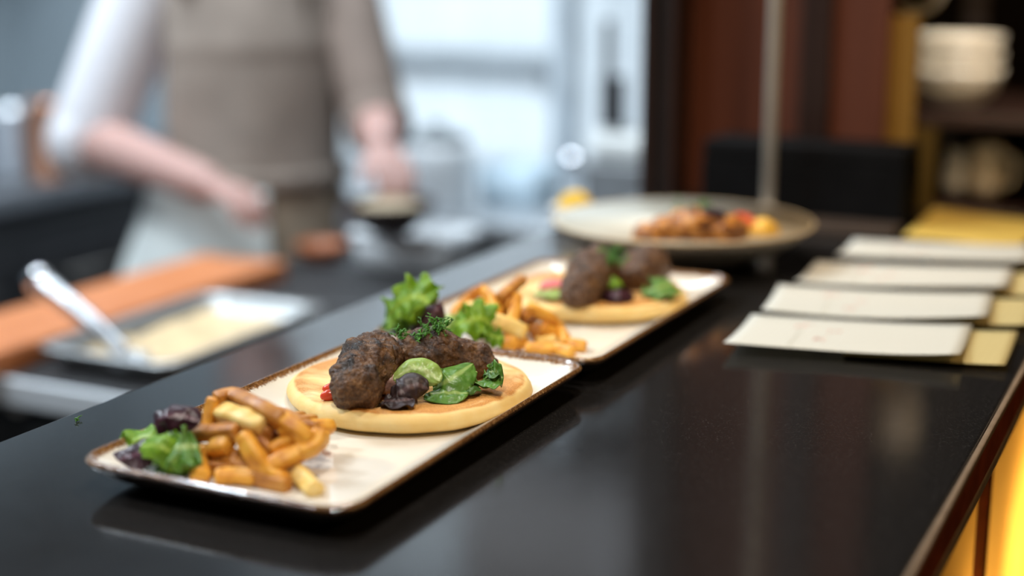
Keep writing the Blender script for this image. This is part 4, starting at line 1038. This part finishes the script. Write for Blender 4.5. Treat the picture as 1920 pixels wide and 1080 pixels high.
tag(mb.build('blue_tray', M['blue_plastic'], origin=((e0.x+e1.x)/2, yb0 + 0.28, BBZ)), 'pale blue plastic tray at the middle of the back bench', 'tray')

# left range
RZ = 0.88
r1 = onz(205, 322, RZ); r0 = onz(0, 370, RZ)
dirv = (r1 - r0).normalized()
RXE = (r0.x + r1.x)/2
rg = thing('cooking_range', 'dark cooking range with a grey steel top along the left wall', 'range', (RXE - 0.4, 2.2, 0))
MB().box((XL + 0.01, 0.4, RZ - 0.05), (RXE, YF - 0.02, RZ)).build('range_top', plain('range_top_steel', (0.22, 0.23, 0.25, 1), 0.4, 0.5), rg, smooth=False, bevel=0.006)
MB().box((XL + 0.01, 0.42, 0.1), (RXE - 0.02, YF - 0.04, RZ - 0.051)).build('oven_front', M['dark_steel'], rg, smooth=False, bevel=0.004)
for k in range(3):
    y0 = 1.0 + 0.85*k
    d_ = MB().box((RXE - 0.0195, y0, 0.22), (RXE - 0.002, y0 + 0.78, RZ - 0.17)).build('oven_door', plain('oven_door_black', (0.030, 0.030, 0.033, 1), 0.4, 0.2), rg, smooth=False, bevel=0.004)
    MB().tube([(RXE + 0.03, y0 + 0.08, RZ - 0.23), (RXE + 0.03, y0 + 0.70, RZ - 0.23)], 0.01, 12).build('door_handle', M['grey_steel'], d_)
    for e in (0.1, 0.68): MB().tube([(RXE - 0.002, y0 + e, RZ - 0.23), (RXE + 0.03, y0 + e, RZ - 0.23)], 0.007, 8).build('handle_mount', M['grey_steel'], d_)
# saucepan and copper lid on the range
sc0 = onx(26, 285, RXE - 0.24)
sp2 = thing('steel_saucepan', 'shiny steel saucepan on the range behind the white sleeve', 'saucepan', (sc0.x, sc0.y, RZ))
ztp = onx(40, 205, RXE - 0.22).z
MB().lathe((sc0.x, sc0.y, RZ), [(0, 0.003), (0.10, 0.001), (0.105, 0.01), (0.105, ztp-RZ), (0.108, ztp-RZ+0.003), (0.101, ztp-RZ), (0.098, 0.012), (0, 0.01)], 40).build('pan_body', M['steel'], sp2)
MB().tube(bez([(sc0.x - 0.02, sc0.y - 0.104, ztp - 0.03), (sc0.x - 0.03, sc0.y - 0.16, ztp - 0.02), (sc0.x - 0.05, sc0.y - 0.24, ztp - 0.005)], 8), 0.010, 10).build('handle', M['steel'], sp2)
cl = onx(90, 232, RXE - 0.062)
mb = MB().lathe(cl, [(0.0, 0.0), (0.05, 0.001), (0.075, 0.008), (0.085, 0.03), (0.08, 0.03), (0.07, 0.012), (0, 0.006)], 36, axis=(0.5, -0.6, 0.5))
for v in mb.v: v.z = max(v.z, RZ + 0.001)
hood_z = onx(60, 165, RXE + 0.2).z
cpot = Vector((cl.x, cl.y, RZ + 0.001)); chh = cl.z + 0.05 - RZ
mb = MB().lathe(cpot, [(0, 0.002), (0.050, 0), (0.056, 0.01), (0.056, chh), (0.060, chh + 0.002), (0.053, chh), (0.051, 0.01), (0, 0.008)], 36)
tag(mb.build('copper_pot', M['copper'], origin=cpot), 'copper pot on the range between the saucepan and the white sleeve', 'pot')
# extractor hood along the left wall
hd = thing('extractor_hood', 'grey-blue steel extractor hood above the range on the left wall', 'hood', (XL + 0.3, 2.0, 1.75))
mb = MB()
mb.v += [Vector(p) for y in (0.4, YF - 0.02) for p in ((XL + 0.01, y, 1.75), (RXE - 0.55, y, 1.75), (RXE - 0.55, y, 1.85), (RXE - 0.75, y, 2.35), (XL + 0.01, y, 2.35))]
mb.f += [(4, 3, 2, 1, 0), (5, 6, 7, 8, 9)] + [(i, (i+1) % 5, 5 + (i+1) % 5, 5 + i) for i in range(5)]
mb.build('hood_canopy', plain('hood_steel', (0.44, 0.50, 0.54, 1), 0.4, 0.3, 0.05), hd, smooth=False)
MB().box((XL + 0.05, 1.6, 2.351), (RXE - 0.8, 2.4, ZC - 0.001)).build('hood_duct', M['steel_sat'], hd, smooth=False)

# ------------------------------------------------------------------ the cook
def baked(name, mb, mat, parent, voxel, smooth_it=6, origin=None):
    tmp = mb.build('tmp_' + name, mat, parent, origin)
    m = tmp.modifiers.new('r', 'REMESH'); m.mode = 'VOXEL'; m.voxel_size = voxel; m.use_smooth_shade = True
    m = tmp.modifiers.new('s', 'SMOOTH'); m.iterations = smooth_it; m.factor = 0.5
    dg = bpy.context.evaluated_depsgraph_get()
    me = bpy.data.meshes.new_from_object(tmp.evaluated_get(dg))
    me.name = name
    old = tmp.data; tmp.modifiers.clear(); tmp.data = me; tmp.name = name
    bpy.data.meshes.remove(old)
    me.polygons.foreach_set('use_smooth', [True]*len(me.polygons))
    if not me.materials: me.materials.append(mat)
    return tmp
DC = 3.02
tor = at(468, 150, DC)
face = Vector((0 - tor.x, 0 - tor.y, 0)).normalized()
rt = Vector((-face.y, face.x, 0))                       # image right
if rt.dot(RX) < 0: rt = -rt
pc0 = Vector((tor.x, tor.y, 0))
def L(r, f, z): return pc0 + rt*r + face*f + Vector((0, 0, z))
FL = (face, 0.62)
shR, shL = L(-0.185, 0.0, 1.40), L(0.185, 0.0, 1.40)
elR = at(165, 262, DC - 0.02); wrR = at(385, 345, DC - 0.28); haR = at(455, 368, DC - 0.34)
elL = at(700, 195, DC + 0.06); wrL = at(716, 268, DC - 0.20); haL = at(738, 318, DC - 0.27)
body = MB()
body.capsule(L(0, 0, 1.02), L(0, 0, 1.30), 0.150, 0.165, 24, FL)
body.capsule(L(-0.12, 0, 1.36), L(0.12, 0, 1.36), 0.085, 0.085, 20, FL)
body.capsule(L(-0.06, 0, 0.93), L(0.06, 0, 0.93), 0.125, 0.125, 24, FL)
for s_ in (-1, 1):
    body.capsule(L(0.09*s_, 0, 0.88), L(0.10*s_, 0.02, 0.50), 0.088, 0.058)
    body.capsule(L(0.10*s_, 0.02, 0.50), L(0.11*s_, -0.01, 0.09), 0.056, 0.038)
    body.capsule(L(0.11*s_, -0.03, 0.045), L(0.125*s_, 0.15, 0.035), 0.04, 0.033)
body.capsule(L(0, -0.01, 1.40), L(0, 0.01, 1.52), 0.058, 0.054)
body.capsule(L(0, 0.015, 1.585), L(0, 0.01, 1.665), 0.070, 0.082, 24)
body.capsule(L(0, 0.05, 1.555), L(0, 0.06, 1.57), 0.045, 0.05)
body.capsule(L(0, 0.092, 1.605), L(0, 0.085, 1.645), 0.014, 0.009)
body.capsule(L(-0.018, 0.090, 1.567), L(0.018, 0.090, 1.567), 0.007, 0.007)
for s_ in (-1, 1): body.capsule(L(0.078*s_, 0.0, 1.605), L(0.084*s_, -0.006, 1.640), 0.010, 0.013)
for sh, el, wr, ha in ((shR, elR, wrR, haR), (shL, elL, wrL, haL)):
    body.capsule(sh, el, 0.056, 0.056); body.capsule(el, wr, 0.060, 0.036)
def hand(mb, wr, ha, side, curl, spread=0.021):
    d = (ha - wr).normalized(); s_ = d.cross(Vector((0, 0, 1))).normalized(); n_ = s_.cross(d)
    palm = wr + d*0.05
    for k in (-1.5, -0.5, 0.5, 1.5): mb.capsule(wr + s_*0.004*k, wr + d*0.085 + s_*spread*k*0.9, 0.016, 0.0125)
    for k, Lf in zip((-1.5, -0.5, 0.5, 1.5), (0.064, 0.074, 0.07, 0.055)):
        b = wr + d*0.088 + s_*spread*k
        a1 = curl; m1 = b + (d*math.cos(a1) - n_*math.sin(a1))*Lf*0.5
        a2 = curl*2; m2 = m1 + (d*math.cos(a2) - n_*math.sin(a2))*Lf*0.3
        a3 = curl*2.7; m3 = m2 + (d*math.cos(a3) - n_*math.sin(a3))*Lf*0.28
        mb.capsule(b, m1, 0.0098, 0.009); mb.capsule(m1, m2, 0.009, 0.008); mb.capsule(m2, m3, 0.008, 0.007)
    t0_ = wr + d*0.03 + s_*side*0.022; t1_ = t0_ + d*0.035 + s_*side*0.026 - n_*0.012; t2_ = t1_ + d*0.032 + s_*side*0.006 - n_*0.016
    mb.capsule(t0_, t1_, 0.014, 0.011); mb.capsule(t1_, t2_, 0.011, 0.008)
hand(body, wrR, haR, -1, 0.45)
hand(body, wrL, haL, 1, 0.40)
chef = thing('person', 'person in white shirt and taupe apron working over the bench, head out of frame', 'person', (pc0.x, pc0.y, 0))
baked('body', body, M['skin'], chef, 0.0055, 4)
# white jacket
jk = MB()
jk.capsule(L(0, 0, 0.95), L(0, 0, 1.31), 0.170, 0.183, 28, (face, 0.64))
jk.capsule(L(-0.125, 0, 1.365), L(0.125, 0, 1.365), 0.096, 0.096, 20, FL)
jk.capsule(L(-0.08, 0, 0.88), L(0.08, 0, 0.88), 0.140, 0.140, 24, (face, 0.72))
baked('shirt', jk, M['jacket'], chef, 0.008, 8)
def sleeve(sh, el, mat, r0, r1):
    mb = MB(); mb.capsule(sh, el, r0, r1); e2 = el
    return baked('sleeve', mb, mat, chef, 0.007, 6)
sleeve(shR + rt*-0.005, elR, M['jacket'], 0.085, 0.082)
o = sleeve(shL + rt*0.005, elL.lerp(wrL, 0.45), M['taupe_shade'], 0.074, 0.066); o['label'] = 'taupe sleeve'
fd = (wrR - elR).normalized()
mb = MB(); mb.tube([elR - fd*0.03, elR + fd*0.0, elR + fd*0.035, elR + fd*0.05], [0.078, 0.084, 0.084, 0.076], 28); mb.build('rolled_cuff', M['jacket'], chef)
fd2 = (wrL - elL).normalized()
mb = MB(); mb.tube([elL + fd2*0.10, elL + fd2*0.15, elL + fd2*0.18], [0.068, 0.070, 0.064], 28); mb.build('rolled_cuff', M['taupe_shade'], chef)
# apron: curved cloth over the chest and thighs
def cloth(a0, a1, z0, z1, r_at, nu=36, nv=30, fold=0.006, seed=0):
    P = []
    for i in range(nu):
        u = i/(nu-1); row = []
        for j in range(nv):
            v = j/(nv-1); z = z1 + (z0 - z1)*v
            a = a0 + (a1 - a0)*u
            rx, ry = r_at(z)
            k = 1 + fold*8*noise.noise(Vector((u*4 + seed, v*2.2, seed))) 
            row.append(L(rx*math.sin(a)*k, ry*math.cos(a)*k, z))
        P.append(row)
    return MB().grid(P, nu, nv)
def rad(z):
    if z > 1.25: return 0.196 - (z - 1.25)*0.10, 0.150 - (z-1.25)*0.12
    if z > 0.95: return 0.190, 0.145
    return 0.190 + (0.95 - z)*0.10, 0.145 + (0.95 - z)*0.12
mb = cloth(-1.05, 1.25, 1.0, 1.40, rad); mb.build('apron_bib', M['taupe'], chef, solid=0.003)
mb = cloth(0.02, 1.35, 0.48, 1.005, rad, seed=3, fold=0.008); mb.build('apron_skirt', plain('taupe_warm_cotton', (0.27, 0.205, 0.145, 1), 0.85, 0, 0.14, 12), chef, solid=0.003)
mb = cloth(-1.75, 0.12, 0.55, 0.985, lambda z: (rad(z)[0] + 0.030 + (0.98 - z)*0.20, rad(z)[1] + 0.012), seed=5, fold=0.008); mb.build('waist_towel', M['towel'], chef, solid=0.003)
mb = cloth(-PI, PI, 0.985, 1.02, lambda z: (0.199, 0.155), nu=60, nv=4, fold=0.0); mb.build('apron_tie', M['taupe'], chef, solid=0.003)
for s_ in (-1, 1):
    mb = MB(); mb.tube(bez([L(0.12*s_, 0.125, 1.37), L(0.10*s_, 0.09, 1.45), L(0.05*s_, -0.03, 1.475), L(0, -0.065, 1.46)], 12), 0.010, 8); mb.build('apron_strap', M['taupe'], chef)
for s_ in (-1, 1):
    mb = MB(); mb.capsule(L(0.09*s_, 0, 0.88), L(0.10*s_, 0.02, 0.50), 0.100, 0.072); mb.capsule(L(0.10*s_, 0.02, 0.50), L(0.11*s_, -0.01, 0.12), 0.070, 0.056)
    baked('trouser_leg', mb, M['trousers'], chef, 0.009, 5)
    mb = MB(); mb.capsule(L(0.11*s_, -0.04, 0.054), L(0.126*s_, 0.16, 0.045), 0.052, 0.044); 
    for v in mb.v: v.z = max(v.z, 0.001)
    mb.build('shoe', M['shoe'], chef)
    MB().capsule(L(0.030*s_, 0.083, 1.632), L(0.030*s_, 0.084, 1.632), 0.0085, 0.0085).build('eye', M['eye'], chef)
mb = MB(); mb.capsule(L(0, -0.018, 1.635), L(0, -0.012, 1.685), 0.086, 0.088, 28); mb.capsule(L(0, 0.01, 1.70), L(0, 0.03, 1.70), 0.07, 0.06)
baked('hair', mb, M['hair'], chef, 0.007, 4)
# bowl held in the left hand
hb = at(731, 400, DC - 0.338)
hbw = thing('dark_bowl', 'dark bowl of creamy food held by the person above the white tub', 'bowl', hb)
MB().lathe(hb - Vector((0, 0, 0.035)), [(0, 0.002), (0.036, 0.0), (0.045, 0.006), (0.072, 0.030), (0.084, 0.054), (0.085, 0.058), (0.081, 0.057), (0.068, 0.034), (0.042, 0.012), (0, 0.008)], 44).build('bowl_body', M['dark_bowl'], hbw)
mb = MB().lathe(hb - Vector((0, 0, 0.035)), [(0.070, 0.044), (0.05, 0.054), (0.03, 0.058), (0.0, 0.060)], 36)
o = tag(mb.build('creamy_filling', plain('beige_filling', (0.42, 0.33, 0.22, 1), 0.6, 0, 0.2, 50), origin=hb), 'beige creamy filling heaped in the held dark bowl', 'food'); o['kind'] = 'stuff'

# ------------------------------------------------------------------ light
def area(name, loc, aim, size, power, col, sy=None):
    l = bpy.data.lights.new(name, 'AREA'); l.energy = power; l.color = col; l.size = size
    if sy: l.shape = 'RECTANGLE'; l.size_y = sy
    o = bpy.data.objects.new(name, l); COL.objects.link(o); o.location = loc
    o.rotation_euler = (Vector(aim) - Vector(loc)).to_track_quat('-Z', 'Y').to_euler()
    return o
def spot(name, loc, aim, power, col, ang=1.4, rad_=0.02, blend=0.6):
    l = bpy.data.lights.new(name, 'SPOT'); l.energy = power; l.color = col; l.spot_size = ang; l.spot_blend = blend; l.shadow_soft_size = rad_
    o = bpy.data.objects.new(name, l); COL.objects.link(o); o.location = loc
    o.rotation_euler = (Vector(aim) - Vector(loc)).to_track_quat('-Z', 'Y').to_euler()
    return o
def point(name, loc, power, col, rad_=0.03):
    l = bpy.data.lights.new(name, 'POINT'); l.energy = power; l.color = col; l.shadow_soft_size = rad_
    o = bpy.data.objects.new(name, l); COL.objects.link(o); o.location = loc; return o
COOL = (0.80, 0.91, 1.0); WARM = (1.0, 0.80, 0.56); NEUT = (1.0, 0.92, 0.82)
area('kitchen_area_light', (-2.3, 1.1, 2.7), (-2.3, 1.1, 0), 1.2, 60, COOL, 0.5)
area('kitchen_area_light', (-1.75, 0.05, 2.7), (-1.6, 0.4, 0), 0.12, 17, COOL, 0.12)  # added light, placed so the front plate's near rim catches glints
area('tile_wall_fill', (-1.7, 2.25, 2.70), (-1.5, 3.75, 0.9), 1.6, 74, COOL, 0.3)  # added fill without a fixture, brightens the tiled back wall
spot('pass_lamp', (-0.34, 0.42, 2.04), (-0.53, 0.85, TOP), 19, NEUT, 1.5, 0.02)
spot('pass_lamp', (-0.42, 1.02, 2.04), (-0.53, 1.15, TOP), 14.5, NEUT, 1.5, 0.02)
spot('pass_lamp', (-0.36, 1.50, 2.04), (-0.45, 1.6, TOP), 10.5, WARM, 1.5, 0.02)
spot('bowl_fill_spot', (-0.10, 1.75, 2.5), (cx_, sh_y, zc0 + 0.05), 130, NEUT, 0.34, 0.03)  # added narrow spot that brightens the stacked white bowls
spot('panel_fill_spot', (-0.45, 1.1, 2.65), (-0.5, 2.06, 1.25), 24, (1.0, 0.70, 0.45), 0.9, 0.05)  # added warm spot that brightens the pole and the wooden panel
area('counter_edge_fill', (1.1, 1.1, 2.4), (-0.14, 1.1, 1.0), 0.3, 7, (1.0, 0.68, 0.34))  # added weak warm fill for the counter's front edge and slips
hot = onx(1915, 1060, FX)
point('panel_bulb', (FX - 0.045, hot.y, hot.z), 8.0, (1.0, 0.84, 0.55), 0.02)
point('panel_bulb', (FX - 0.08, hot.y - 0.35, hot.z), 3.0, (1.0, 0.84, 0.55), 0.02)
w_ = bpy.data.worlds.new('room_air'); sc.world = w_; w_.use_nodes = True
w_.node_tree.nodes['Background'].inputs[0].default_value = (0.5, 0.5, 0.55, 1); w_.node_tree.nodes['Background'].inputs[1].default_value = 0.02

# ------------------------------------------------------------------ view
sc.view_settings.view_transform = 'Standard'; sc.view_settings.look = 'None'
sc.view_settings.exposure = 0.0; sc.view_settings.gamma = 1.0; sc.view_settings.use_curve_mapping = False
sc.cycles.use_denoising = True
sc.cycles.max_bounces = 8; sc.cycles.diffuse_bounces = 4; sc.cycles.glossy_bounces = 4
sc.cycles.sample_clamp_indirect = 6
